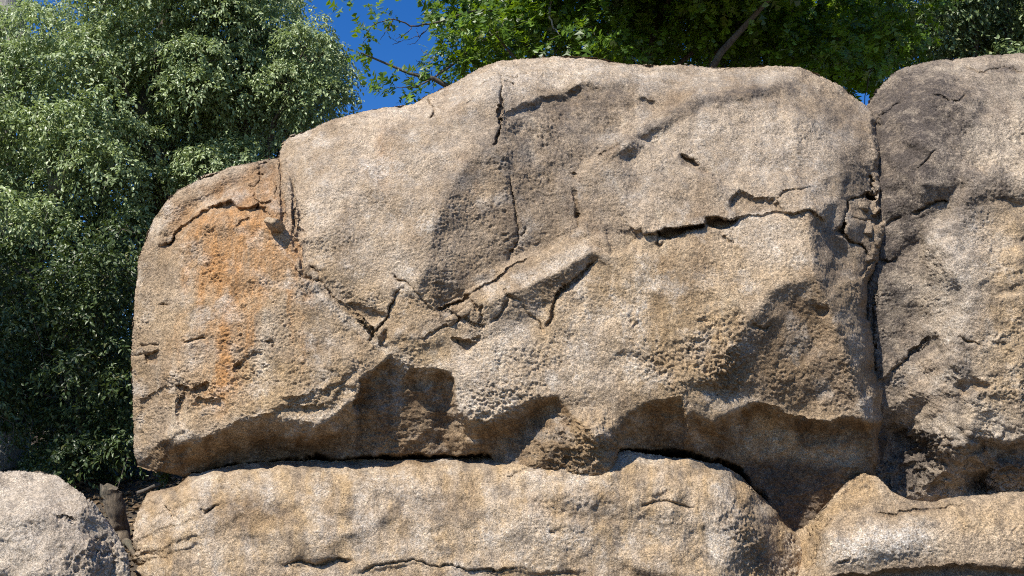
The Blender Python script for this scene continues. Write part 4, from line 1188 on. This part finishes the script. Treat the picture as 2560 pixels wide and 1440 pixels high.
# leaf outlines: (along, across, lift)
SIMPLE_V = np.array([(0, 0, 0), (.30, .24, .05), (.68, .18, .03), (1, 0, -.10), (.68, -.18, .03), (.30, -.24, .05), (.5, 0, -.02)], np.float32)
SIMPLE_F = np.array([(0, 6, 1), (1, 6, 2), (2, 6, 3), (3, 6, 4), (4, 6, 5), (5, 6, 0)])
_m = [(.0, 0, 0), (.20, 0, 0), (.30, 0, .02), (.48, 0, .02), (.58, 0, .02), (.76, 0, 0), (.84, 0, -.01), (1.0, 0, -.06)]
_t = [(.30, .30, .0), (.62, .40, .02), (.90, .24, -.02)]
OAK_V = np.array(_m + _t + [(x, -y, z) for x, y, z in _t] + [(.10, .035, 0), (.10, -.035, 0)], np.float32)
OAK_F = np.array([(1, 2, 8), (3, 4, 9), (5, 6, 10), (2, 1, 11), (4, 3, 12), (6, 5, 13), (0, 2, 14), (0, 15, 2), (2, 4, 9), (2, 12, 4), (4, 6, 10), (4, 13, 6), (6, 7, 10), (6, 13, 7)])

def unit(a):
    return a / (np.linalg.norm(a, axis=-1, keepdims=True) + 1e-9)

def spray_leaves(rng, centers, radii, twigs, per_twig, length, droop=0.55, twig_len=0.28, shell=0.55, lift=0.75):
    """leaf seats for a crown: position, direction, normal, size"""
    centers = np.asarray(centers, float); radii = np.asarray(radii, float)
    nt = (twigs * (radii / radii.mean()) ** 2).astype(int).clip(2)
    ci = np.repeat(np.arange(len(centers)), nt)
    d = unit(rng.normal(size=(len(ci), 3)) + np.array([-0.1, -0.35, lift]))
    rr = shell + (1 - shell) * rng.rand(len(ci)) ** 0.6
    # lumps: each clump has its own uneven surface
    o = centers[ci] + d * (rr * radii[ci])[:, None] * np.array([1.0, 0.9, 0.8])
    td = unit(d * 0.9 + rng.normal(size=d.shape) * 0.55 + np.array([0, 0, -0.25]))
    k = np.repeat(np.arange(len(o)), per_twig)
    t = np.tile(np.linspace(0.0, 1.0, per_twig), len(o)) + rng.rand(len(k)) * 0.1
    tl = twig_len * (0.6 + 0.8 * rng.rand(len(o)))
    pos = o[k] + td[k] * (t * tl[k])[:, None] + np.array([0, 0, -1.0]) * (0.35 * t ** 2 * tl[k])[:, None]
    side = unit(np.cross(td[k], rng.normal(size=(len(k), 3))))
    ld = unit(td[k] * 0.45 + side * 0.8 + np.array([0, 0, -droop]) + rng.normal(size=side.shape) * 0.25)
    up = unit(d[k] * 0.55 + np.array([-0.45, -0.55, 0.75]) + rng.normal(size=side.shape) * 0.5)
    nrm = unit(up - ld * (up * ld).sum(-1, keepdims=True))
    size = length * (0.65 + 0.6 * rng.rand(len(k)))
    return pos + side * 0.01, ld, nrm, size, (o, td, tl)

def leaf_mesh(name, pos, ld, nrm, size, V, F, mat, parent, rng, split=0):
    """one foliage mesh, and the `split` leaves that show largest as leaves of their own"""
    base = np.array(parent.location)
    n = len(pos)
    rnd = rng.rand(n, 2)
    keep = np.ones(n, bool)
    if split:
        rel = pos - CAM
        fwd = rel[:, 1] * math.cos(PITCH) + rel[:, 2] * math.sin(PITCH)
        upc = -rel[:, 1] * math.sin(PITCH) + rel[:, 2] * math.cos(PITCH)
        px = 1280 + FPX * rel[:, 0] / fwd; py = 720 - FPX * upc / fwd
        face = np.abs((nrm * unit(rel)).sum(-1))
        # in view and above the rocks' skyline
        skyline = np.interp(px, [0, 320, 340, 400, 700, 720, 1050, 1240, 1400, 2000, 2160, 2260, 2560], [1170, 1170, 700, 500, 390, 330, 250, 150, 130, 155, 250, 150, 130])
        ok = (px > 10) & (px < 2550) & (py > 8) & (py < skyline - 6)
        score = size / fwd * (0.3 + face) + np.where(ok, 10, 0)
        # nearest of each small square only, so that they really show
        cell = (px // 22).astype(int) * 1000 + (py // 22).astype(int)
        order = np.argsort(fwd)
        first = np.zeros(n, bool); seen = {}
        for i in order:
            if not ok[i]:
                continue
            c = cell[i]
            if seen.get(c, 0) < 1:
                seen[c] = 1; first[i] = True
        pick = np.argsort(-(score + np.where(first, 5, 0)))[:split]
        keep[pick] = False
        tpl = []
        for k in range(4):
            me = bpy.data.meshes.new("leaf")
            me.from_pydata([tuple(v) for v in V], [], [tuple(f) for f in F])
            me.materials.append(mat)
            at = me.attributes.new("rnd", 'FLOAT_COLOR', 'POINT')
            at.data.foreach_set("color", np.tile(np.array([0.15 + 0.25 * k, 0.3, 0, 1], np.float32), len(V)))
            tpl.append(me)
        from mathutils import Matrix
        for i in pick:
            s = size[i]; x = ld[i]; z = nrm[i]; y = np.cross(z, x); p = pos[i] - base
            o = bpy.data.objects.new("leaf", tpl[i % 4])
            o.matrix_local = Matrix(((x[0] * s, y[0] * s, z[0] * s, p[0]), (x[1] * s, y[1] * s, z[1] * s, p[1]), (x[2] * s, y[2] * s, z[2] * s, p[2]), (0, 0, 0, 1)))
            COL.objects.link(o)
            o.parent = parent
    pos, ld, nrm, size, rnd = pos[keep], ld[keep], nrm[keep], size[keep], rnd[keep]
    y = np.cross(nrm, ld)
    vv = (pos[:, None] - base + size[:, None, None] * (V[None, :, 0:1] * ld[:, None] + V[None, :, 1:2] * y[:, None] + V[None, :, 2:3] * nrm[:, None]))
    ff = (np.arange(len(pos))[:, None, None] * len(V) + F[None]).reshape(-1, 3)
    o = new_mesh(name, vv.reshape(-1, 3), ff, mat, parent, smooth=False)
    at = o.data.attributes.new("rnd", 'FLOAT_COLOR', 'POINT')
    c = np.zeros((len(pos), len(V), 4), np.float32); c[..., 0] = rnd[:, :1]; c[..., 1] = rnd[:, 1:]; c[..., 3] = 1
    at.data.foreach_set("color", c.ravel())
    o["kind"] = "stuff"
    return o

def tube(path, radii, sides=7):
    path = np.asarray(path, float); n = len(path)
    t = unit(np.gradient(path, axis=0))
    ref = np.array([0.31, 0.95, 0.05])
    a = unit(np.cross(t, ref)); b = np.cross(t, a)
    ang = np.linspace(0, 2 * math.pi, sides, endpoint=False)
    ring = path[:, None] + np.asarray(radii)[:, None, None] * (np.cos(ang)[None, :, None] * a[:, None] + np.sin(ang)[None, :, None] * b[:, None])
    idx = np.arange(n * sides).reshape(n, sides)
    f = np.stack([idx[:-1], np.roll(idx[:-1], -1, 1), np.roll(idx[1:], -1, 1), idx[1:]], -1).reshape(-1, 4)
    return ring.reshape(-1, 3), f

def bent(rng, a, b, n=8, sag=0.12, wob=0.05):
    a = np.asarray(a, float); b = np.asarray(b, float)
    t = np.linspace(0, 1, n)[:, None]
    L = np.linalg.norm(b - a)
    side = unit(rng.normal(size=3))
    p = a + (b - a) * t + np.sin(t * math.pi) * (np.array([0, 0, sag * L]) + side * wob * L)
    p[1:-1] += rng.normal(size=(n - 2, 3)) * 0.015 * L
    return p

def make_tree(name, label, base, trunk_top, r0, clumps, leafspec, mats, seed, limbs=8, split=0, cat="tree", group=None, twig_tubes=0, extra=None):
    """thing > trunk, branch (several), leaf (the ones that show largest), crown"""
    rng = np.random.RandomState(seed)
    base = np.array(base, float)
    root = empty(name, tuple(base), label, cat, group)
    leafmat, barkmat, V, F = mats
    centers = np.array([c[0] for c in clumps], float); radii = np.array([c[1] for c in clumps], float)
    tp = bent(rng, base - np.array([0, 0, .3]), trunk_top, 12, 0.0, 0.04)
    tr = r0 * np.linspace(1.0, 0.28, 12); tr[0] *= 1.35; tr[1] *= 1.12
    v, f = tube(tp, tr, 10)
    q = v.copy()
    v = v + 0.10 * r0 * np.stack([perlin(q * 5 / max(r0, .1) * .3, 400 + k) for k in range(3)], -1)
    new_mesh("trunk", v - base, f, barkmat, root)
    order = rng.permutation(len(centers))[:limbs]
    for i in order:
        c = centers[i]
        dz = np.clip((c[2] - base[2]) * rng.uniform(.35, .7), 0.3, trunk_top[2] - base[2] - 0.05)
        k = np.argmin(np.abs(tp[:, 2] - (base[2] + dz)))
        p = bent(rng, tp[k], c, 9, 0.08, 0.08)
        v, f = tube(p, np.linspace(max(.02, tr[k] * .55), .010, 9), 6)
        new_mesh("branch", v - base, f, barkmat, root)
    twigs, per, length, droop, tl, shell = leafspec
    pos, ld, nrm, size, (o, td, tll) = spray_leaves(rng, centers, radii, twigs, per, length, droop, tl, shell)
    # twigs that carry the leaves, joined: far too many to pick apart
    if twig_tubes:
        sel = rng.permutation(len(o))[:twig_tubes]
        a = o[sel]; b = a + td[sel] * tll[sel][:, None] - np.array([0, 0, .35]) * tll[sel][:, None]
        c = centers[np.argmin(((a[:, None] - centers[None]) ** 2).sum(-1), 1)]
        vs_, fs_, off = [], [], 0
        for i in range(len(sel)):
            v, f = tube(np.array([c[i] * .85 + a[i] * .15, a[i], b[i]]), [.008, .005, .002], 3)
            vs_.append(v); fs_.append(f + off); off += len(v)
        t = new_mesh("twigs", np.concatenate(vs_) - base, np.concatenate(fs_), barkmat, root)
        t["kind"] = "stuff"
    leaf_mesh("crown", pos, ld, nrm, size, V, F, leafmat, root, rng, split)
    return root

SIMPLE = (SIMPLE_V, SIMPLE_F); OAK = (OAK_V, OAK_F)

def in_poly(x, y, poly):
    ins = False
    for (ax, ay), (bx, by) in zip(poly, poly[1:] + poly[:1]):
        if (ay > y) != (by > y) and x < ax + (y - ay) * (bx - ax) / (by - ay + 1e-9):
            ins = not ins
    return ins

def fill(rng, poly, n, Y, r, mind=0.0, edge=0.0):
    """clump centres inside a region as seen, spread through a depth range"""
    xs = [p[0] for p in poly]; ys = [p[1] for p in poly]; out = []; tries = 0
    while len(out) < n and tries < n * 60:
        tries += 1
        x, y = rng.uniform(min(xs), max(xs)), rng.uniform(min(ys), max(ys))
        if not in_poly(x, y, poly):
            continue
        c = np.array(P(x, y, rng.uniform(*Y)))
        if mind and any(np.linalg.norm(c - o[0]) < mind for o in out):
            continue
        out.append((c, rng.uniform(*r)))
    return out

def left_trees():
    rng = np.random.RandomState(5)
    L = (MAT_LEAF, MAT_BARK) + SIMPLE
    spec = (175, 9, .064, .6, .20, .76)
    # the tree whose crown ends against the sky
    polyA = [(500, -60), (600, -80), (700, -30), (725, 40), (770, 75), (795, 120), (808, 190), (820, 260), (780, 330), (700, 380), (560, 460), (470, 520), (430, 400), (470, 200)]
    cl = fill(rng, polyA, 34, (13.8, 15.2), (.30, .52), .42) + fill(rng, polyA, 26, (15.4, 16.6), (.35, .55), .4)
    cl += [(np.array(P(x, y, 14.2)), .16) for x, y in ((838, 150), (850, 232), (826, 122), (846, 266), (796, 70), (750, 24), (690, 5), (655, -10))]
    b = P(640, 1000, 15.0); b.z = gz(b.x, b.y)
    make_tree("leafy_tree", "pale green leafy tree whose crown ends against the blue sky left of the boulder", b, P(630, 60, 15.0), .16, cl, spec, L, 21, 12, 300, group="pale leafed trees behind the boulder", twig_tubes=500)
    # the tall tree in the middle of the left group
    polyB = [(230, -150), (360, -220), (520, -150), (560, 20), (520, 200), (470, 360), (400, 560), (360, 640), (300, 560), (210, 300), (200, 100)]
    cl = fill(rng, polyB, 34, (13.6, 15.2), (.36, .58), .46) + fill(rng, polyB, 30, (15.4, 16.8), (.4, .6), .42)
    b = P(400, 1000, 15.2); b.z = gz(b.x, b.y)
    make_tree("leafy_tree", "tall pale green leafy tree between the sky-edge tree and the grey trunk", b, P(400, -60, 15.2), .18, cl, spec, L, 22, 12, 300, group="pale leafed trees behind the boulder", twig_tubes=300)
    # leftmost tree with the grey trunk showing in the corner
    polyC = [(-420, -500), (-100, -460), (60, -260), (180, 40), (250, 250), (240, 500), (150, 620), (0, 640), (-260, 560), (-460, 200)]
    cl = fill(rng, polyC, 44, (13.2, 15.4), (.36, .6), .48) + fill(rng, polyC, 30, (15.6, 16.8), (.4, .6), .42)
    cl += fill(rng, [(-60, 80), (120, 70), (260, 200), (270, 520), (160, 640), (-60, 640)], 24, (12.8, 13.9), (.36, .52), .42)
    cl = [c for c in cl if not (-90 < 1280 + FPX * c[0][0] / (c[0][1]) < 75 and c[0][2] > P(0, 75, c[0][1]).z)]
    # unseen clumps added out of frame to the left, to shade the thicket
    cl += [(np.array((rng.uniform(-10.6, -7.8), rng.uniform(8.4, 10.8), rng.uniform(5.0, 7.0))), rng.uniform(.5, .8)) for _ in range(24)]
    b = P(-10, 1000, 14.3); b.z = gz(b.x, b.y)
    make_tree("leafy_tree", "leftmost tree with a smooth grey trunk showing in the top left corner", b, P(8, -420, 14.3), .34, cl, (140, 9, .064, .6, .22, .76), (MAT_LEAF, MAT_BARK_GREY) + SIMPLE, 23, 10, 300, group="pale leafed trees behind the boulder", twig_tubes=200)
    # shaded thicket at the foot
    polyD = [(-150, 620), (60, 600), (180, 640), (330, 560), (380, 620), (350, 760), (340, 900), (330, 1020), (240, 1080), (100, 1100), (-80, 1110), (-200, 1000)]
    cl = fill(rng, polyD, 70, (12.0, 13.4), (.20, .36), .25) + fill(rng, polyD, 46, (13.6, 15.0), (.35, .5), .34)
    low = [(60, 1080), (330, 1060), (345, 1180), (300, 1230), (200, 1220), (100, 1180)]
    cl += fill(rng, low, 26, (12.2, 14.5), (.22, .36), .2)
    b = P(180, 1200, 13.0); b.z = gz(b.x, b.y)
    make_tree("shrub", "dark shaded shrub filling the gap above the round grey boulder", b, P(190, 800, 13.2), .07, cl, (52, 9, .068, .5, .22, .5), (MAT_DARK_LEAF, MAT_BARK) + SIMPLE, 24, 10, 300, cat="shrub", twig_tubes=200)
    # wood behind them all
    poly = [(-500, 300), (200, 200), (420, 160), (640, 260), (700, 420), (500, 700), (420, 1180), (-300, 1200), (-600, 700)]
    cl = fill(rng, poly, 170, (17.5, 21), (.7, 1.1), .5)
    b = P(260, 900, 20.0); b.z = gz(b.x, b.y)
    make_tree("tree", "dark tree standing in shade deep behind the pale leafed trees", b, P(280, 200, 20.0), .22, cl, (50, 8, .15, .5, .34, .3), (MAT_DARK_LEAF, MAT_BARK) + SIMPLE, 25, 10)

left_trees()

def oak_tree():
    rng = np.random.RandomState(9)
    O = (MAT_OAK, MAT_BARK) + OAK
    fringe = [(902, 14, .14), (940, 44, .10), (916, 70, .09), (896, 100, .09), (902, 132, .06), (975, 8, .14), (1020, 2, .14), (1062, 14, .14), (1098, 44, .13), (988, 206, .09), (966, 224, .06), (1008, 226, .08),
              (1034, 214, .10), (1050, 190, .10), (1080, 176, .12), (1064, 228, .09), (1100, 200, .14), (1126, 150, .13), (1116, 100, .13), (1142, 92, .16), (1150, 175, .16), (830, -14, .10)]
    cl = [(np.array(P(x, y, rng.uniform(11.9, 12.7))), r) for x, y, r in fringe]
    front = [(1090, 20), (1200, -60), (1500, -80), (1850, -60), (1900, 40), (1800, 110), (1560, 165), (1380, 150), (1250, 150), (1150, 190)]
    cl += fill(rng, front, 74, (12.0, 13.2), (.20, .34), .22)
    deep = [(1100, 60), (1200, -140), (1700, -200), (2230, -150), (2250, 60), (2170, 190), (2110, 230), (2040, 190), (1900, 170), (1500, 170), (1200, 190)]
    cl += fill(rng, deep, 78, (13.4, 15.2), (.26, .44), .3)
    cl += fill(rng, [(1560, 60), (2160, 40), (2180, 190), (2100, 240), (2040, 200), (1560, 185)], 50, (14.6, 16.2), (.28, .44), .25)
    cl += fill(rng, [(2120, 10), (2290, 0), (2290, 130), (2200, 190), (2150, 230), (2110, 200)], 20, (14.0, 16.4), (.24, .36), .2)
    # the part of the crown above the frame, with clumps added on the right to cast shade
    for _ in range(34):
        cl.append((np.array((rng.uniform(-0.6, 6.2), rng.uniform(11.6, 15.0), rng.uniform(7.9, 9.9))), rng.uniform(.45, .7)))
    for _ in range(44):
        x = rng.uniform(1.4, 5.6)
        y = rng.uniform(10.5, 13.2)
        cl.append((np.array((x - 1.0, y, 1.75 + .555 * y + rng.uniform(.2, 1.3))), rng.uniform(.5, .75)))
    cl += fill(rng, [(1780, -60), (2240, -60), (2250, 40), (2180, 170), (2120, 225), (2050, 180), (1800, 165)], 46, (12.6, 14.6), (.26, .42), .24)
    b = P(1610, 1000, 14.0); b.z = gz(b.x, b.y)
    top = P(1590, -240, 14.0)
    t = make_tree("oak_tree", "large oak with bright pointed leaves reaching over the top of the boulder", b, top, .23, cl, (16, 7, .18, .35, .20, .25), O, 31, 12, 300, twig_tubes=500)
    base = np.array(t.location)
    # the boughs that show against sky and leaves
    r2 = np.random.RandomState(3)
    def bough(pts, r_a, r_b, mat=MAT_BARK):
        p = np.array([tuple(P(*q)) for q in pts])
        n = len(p); s = np.linspace(0, n - 1, n * 4)
        p = np.stack([np.interp(s, np.arange(n), p[:, k]) for k in range(3)], -1) + r2.normal(size=(len(s), 3)) * .008
        v, f = tube(p, np.linspace(r_a, r_b, len(p)), 6)
        new_mesh("branch", v - base, f, mat, t)
    bough([(1600, 120, 13.8), (1450, 40, 13.2), (1330, 50, 12.8), (1210, 100, 12.5), (1120, 170, 12.4), (1040, 220, 12.3), (990, 216, 12.2)], .045, .004)
    bough([(1330, 50, 12.8), (1200, 20, 12.5), (1080, 60, 12.4), (1030, 66, 12.3), (985, 48, 12.2), (930, 60, 12.2), (905, 120, 12.2)], .018, .004)
    bough([(985, 48, 12.2), (965, 80, 12.2), (950, 100, 12.2)], .007, .003)
    for q in ([(1080, 60, 12.4), (1050, 90, 12.4), (1030, 95, 12.4), (1000, 104, 12.4), (968, 92, 12.4)], [(1060, 74, 12.4), (1040, 108, 12.4), (1020, 112, 12.4)], [(1030, 66, 12.35), (1010, 90, 12.3), (985, 100, 12.3)],
              [(1090, 150, 12.4), (1060, 130, 12.4), (1050, 120, 12.4)], [(1060, 160, 12.4), (1040, 150, 12.4)], [(1000, 104, 12.4), (980, 112, 12.4)], [(1048, 92, 12.4), (1040, 70, 12.4)]):
        bough(q, .006, .002)
    bough([(1560, -40, 13.5), (1548, 60, 13.4), (1600, 120, 13.6), (1640, 200, 14.0)], .06, .10)
    bough([(1380, -20, 12.2), (1372, 40, 12.1), (1385, 70, 12.1), (1400, 88, 12.1)], .02, .004, MAT_BARK_GREY)
    for q in ([(2150, 60, 14), (2180, 150, 14), (2160, 260, 14.2)], [(1990, 10, 13.8), (1940, 110, 13.8), (1945, 180, 13.9)], [(2060, -40, 14), (2050, 60, 13.9), (2100, 180, 14)], [(1370, 20, 12.6), (1362, 80, 12.6), (1352, 130, 12.6)]):
        bough(q, .016, .006)
    return t

oak_tree()

def pale_trunk():
    """the short grey trunk showing over the crest"""
    rng = np.random.RandomState(77)
    cl = fill(rng, [(1700, -420), (2200, -420), (2250, -120), (2150, 160), (1900, 150), (1720, 0)], 40, (16.0, 18.5), (.4, .7), .4)
    b = P(1652, 1000, 16.2); b.z = gz(b.x, b.y)
    make_tree("tree", "tree with a short pale grey trunk showing just above the boulder's crest", b, P(1665, -300, 16.2), .12, cl, (26, 7, .12, .4, .3, .3), (MAT_DARK_LEAF, MAT_BARK_GREY) + SIMPLE, 78, 8)
pale_trunk()

def right_tree():
    rng = np.random.RandomState(15)
    poly = [(2270, 175), (2255, 100), (2290, -10), (2330, -160), (2500, -260), (2800, -260), (2900, 0), (2800, 220), (2400, 220)]
    cl = fill(rng, poly, 70, (14.4, 16.0), (.30, .48), .28) + fill(rng, poly, 60, (16.2, 18.0), (.5, .7), .34)
    b = P(2520, 1000, 15.6); b.z = gz(b.x, b.y)
    make_tree("leafy_tree", "dark green small-leaved tree behind the grey boulder at the top right", b, P(2520, -160, 15.6), .2, cl, (85, 8, .085, .5, .24, .6), (MAT_RIGHT_LEAF, MAT_BARK) + SIMPLE, 35, 10, 300, twig_tubes=200)

right_tree()

# ================================================================== small things
def little_stone(name, at, size, seed, mat, parent=None, label=None, cat=None, rust=0.0, dark=0.0, rot=0.0):
    """an angular broken stone; at = centre in the world, size = width, depth, height"""
    rng = np.random.RandomState(seed)
    import bmesh
    bm = bmesh.new()
    bmesh.ops.create_cube(bm, size=1.0)
    bmesh.ops.subdivide_edges(bm, edges=bm.edges[:], cuts=9, use_grid_fill=True)
    v = np.array([x.co[:] for x in bm.verts])
    n = unit(v)
    p = 0.45 * v + 0.55 * n * 0.56
    for k in range(9):                         # chop planes
        d = unit(rng.normal(size=3)); lim = rng.uniform(.30, .44)
        t = p @ d
        p = p - np.maximum(t - lim, 0)[:, None] * d
    p = p + n * (0.05 * fbm(p * 3 + seed, 3, .5, seed))[:, None] + n * (0.025 * fbm(p * 12 + seed, 2, .5, seed + 4))[:, None]
    c, s = math.cos(rot), math.sin(rot)
    p = p * np.array(size)
    p = np.stack([p[:, 0] * c - p[:, 2] * s, p[:, 1], p[:, 0] * s + p[:, 2] * c], -1)
    at = np.array(at)
    faces = [[q.index for q in f.verts] for f in bm.faces]
    bm.free()
    off = np.array(parent.location) if parent else 0 * at
    o = new_mesh(name, p + (at - off if parent else 0), np.array(faces), mat, parent)
    if not parent:
        o.location = at
    for an, col in (("stain", (rust, dark, .1, 1)), ("tone", (.3, .15, .5, 1))):
        a = o.data.attributes.new(an, 'FLOAT_COLOR', 'POINT')
        a.data.foreach_set("color", np.tile(np.array(col, np.float32), len(p)))
    if label:
        tag(o, label, cat)
    return o

def face_at(px, py, proud=0.0):
    """a point on the great boulder's face"""
    d = float(BR.sample(BR.blur(BR.d, 6) if False else BR.d, np.array([float(px)]), np.array([float(py)]))[0])
    return P(px, py, 9.0 - d - proud)

# stones wedged in the boulder's fractures: they sit in it but would lift out
little_stone("wedged_stone", P(688, 560, 9.02), (.20, .22, .13), 1, MAT_ROCK, None, "small pale stone wedged under the crack beside the rust stain", "stone", rot=-.1)
little_stone("wedged_stone", P(2158, 580, 9.45), (.22, .3, .20), 2, MAT_ROCK_GREY, None, "angular stone jammed in the gap between the two big boulders, above the other", "stone", dark=.3, rot=.2)
little_stone("wedged_stone", P(2150, 528, 9.52), (.20, .3, .14), 8, MAT_ROCK_GREY, None, "topmost small stone jammed in the gap between the two big boulders", "stone", dark=.3, rot=-.1)
little_stone("wedged_stone", P(1128, 800, 8.90), (.14, .16, .11), 3, MAT_ROCK, None, "small broken stone sitting in the fracture near the boulder's middle", "stone", rot=.3)
little_stone("wedged_stone", P(1160, 778, 8.90), (.15, .16, .11), 4, MAT_ROCK, None, "pale broken stone in the fracture just under the dark open joint", "stone", rot=.5)

def root_stump():
    rng = np.random.RandomState(6)
    b = P(300, 1400, 11.2); b.z = gz(b.x, b.y) - .1
    top = P(276, 1216, 11.1)
    root = empty("stump", tuple(b), "weathered pale brown broken stump in the dark gap between the boulders", "stump")
    base = np.array(b)
    p = bent(rng, base, np.array(top), 14, .02, .05)
    v, f = tube(p, np.interp(np.linspace(0, 1, 14), [0, .2, .8, 1], [.16, .12, .10, .09]), 14)
    q = v.copy()
    v += .03 * np.stack([fbm(q * 6, 3, .5, 500 + k) for k in range(3)], -1)
    v[-14:, 2] += .05 * rng.rand(14) - .03
    new_mesh("trunk", v - base, f, MAT_STUMP, root)
    rim = v[-14:]; cen = rim.mean(0) - np.array([0, 0, .03])
    new_mesh("broken_top", np.concatenate([rim, cen[None]]) - base, np.array([(i, (i + 1) % 14, 14) for i in range(14)]), MAT_STUMP, root)
    for k in range(3):
        a = p[2] + np.array([0, 0, -.05]); e = base + np.array([rng.uniform(-.4, .4), rng.uniform(-.35, .1), -.05]); e[2] = gz(e[0], e[1])
        v, f = tube(bent(rng, a, e, 7, .1, .1), np.linspace(.06, .02, 7), 7)
        new_mesh("root", v - base, f, MAT_STUMP, root)

MAT_STUMP = bark_material("weathered_wood", (0.07, 0.055, 0.04), (0.22, 0.17, 0.115))
root_stump()

def gap_litter():
    """dead leaves lying behind the boulders, a fallen stick and a small weed in the gap"""
    rng = np.random.RandomState(44)
    n = 5200
    x = rng.uniform(-7.5, -2.6, n); y = rng.uniform(9.2, 13.6, n)
    z = ground_height(x[None], y[None])[0] + .012 + rng.rand(n) * .03
    ld = unit(rng.normal(size=(n, 3)) * np.array([1, 1, .25])); up = unit(np.array([0, -.3, 1.0]) + rng.normal(size=(n, 3)) * .45)
    nrm = unit(up - ld * (up * ld).sum(-1, keepdims=True)); s = .05 + .06 * rng.rand(n)
    yv = np.cross(nrm, ld); pos = np.stack([x, y, z], -1)
    vv = pos[:, None] + s[:, None, None] * (SIMPLE_V[None, :, 0:1] * ld[:, None] + SIMPLE_V[None, :, 1:2] * 1.3 * yv[:, None] + SIMPLE_V[None, :, 2:3] * nrm[:, None])
    ff = (np.arange(n)[:, None, None] * len(SIMPLE_V) + SIMPLE_F[None]).reshape(-1, 3)
    mat = leaf_material("dead_leaf", (0.10, 0.062, 0.035), (0.30, 0.21, 0.12), (0.2, 0.13, 0.06), .7, .2, .15)
    o = new_mesh("fallen_leaves", vv.reshape(-1, 3), ff, mat, None, smooth=False)
    at = o.data.attributes.new("rnd", 'FLOAT_COLOR', 'POINT')
    c = np.zeros((n, len(SIMPLE_V), 4), np.float32); c[..., 0] = rng.rand(n, 1); c[..., 3] = 1
    at.data.foreach_set("color", c.ravel())
    o["kind"] = "stuff"; o["label"] = "brown dead leaves lying on the shaded ground behind the boulders"; o["category"] = "leaf litter"
    v, f = tube(bent(rng, np.array(P(345, 1232, 10.4)), np.array(P(440, 1196, 10.3)), 8, .02, .03), np.linspace(.022, .014, 8), 7)
    base = np.array(P(345, 1232, 10.4))
    st = new_mesh("fallen_branch", v - base, f, MAT_BARK, None); st.location = base
    tag(st, "bare fallen branch lying in the dark gap under the boulder's left end", "branch")
    b = P(425, 1216, 10.0)
    make_tree("weed", "small dark green weed in the shade under the boulder's left end", b, P(424, 1190, 10.0), .006, [(np.array(P(424, 1202, 10.0)), .08), (np.array(P(400, 1196, 10.1)), .06)], (9, 5, .06, .1, .06, .3),
              (MAT_DARK_LEAF, MAT_BARK) + SIMPLE, 61, 2, 0, cat="plant")

gap_litter()
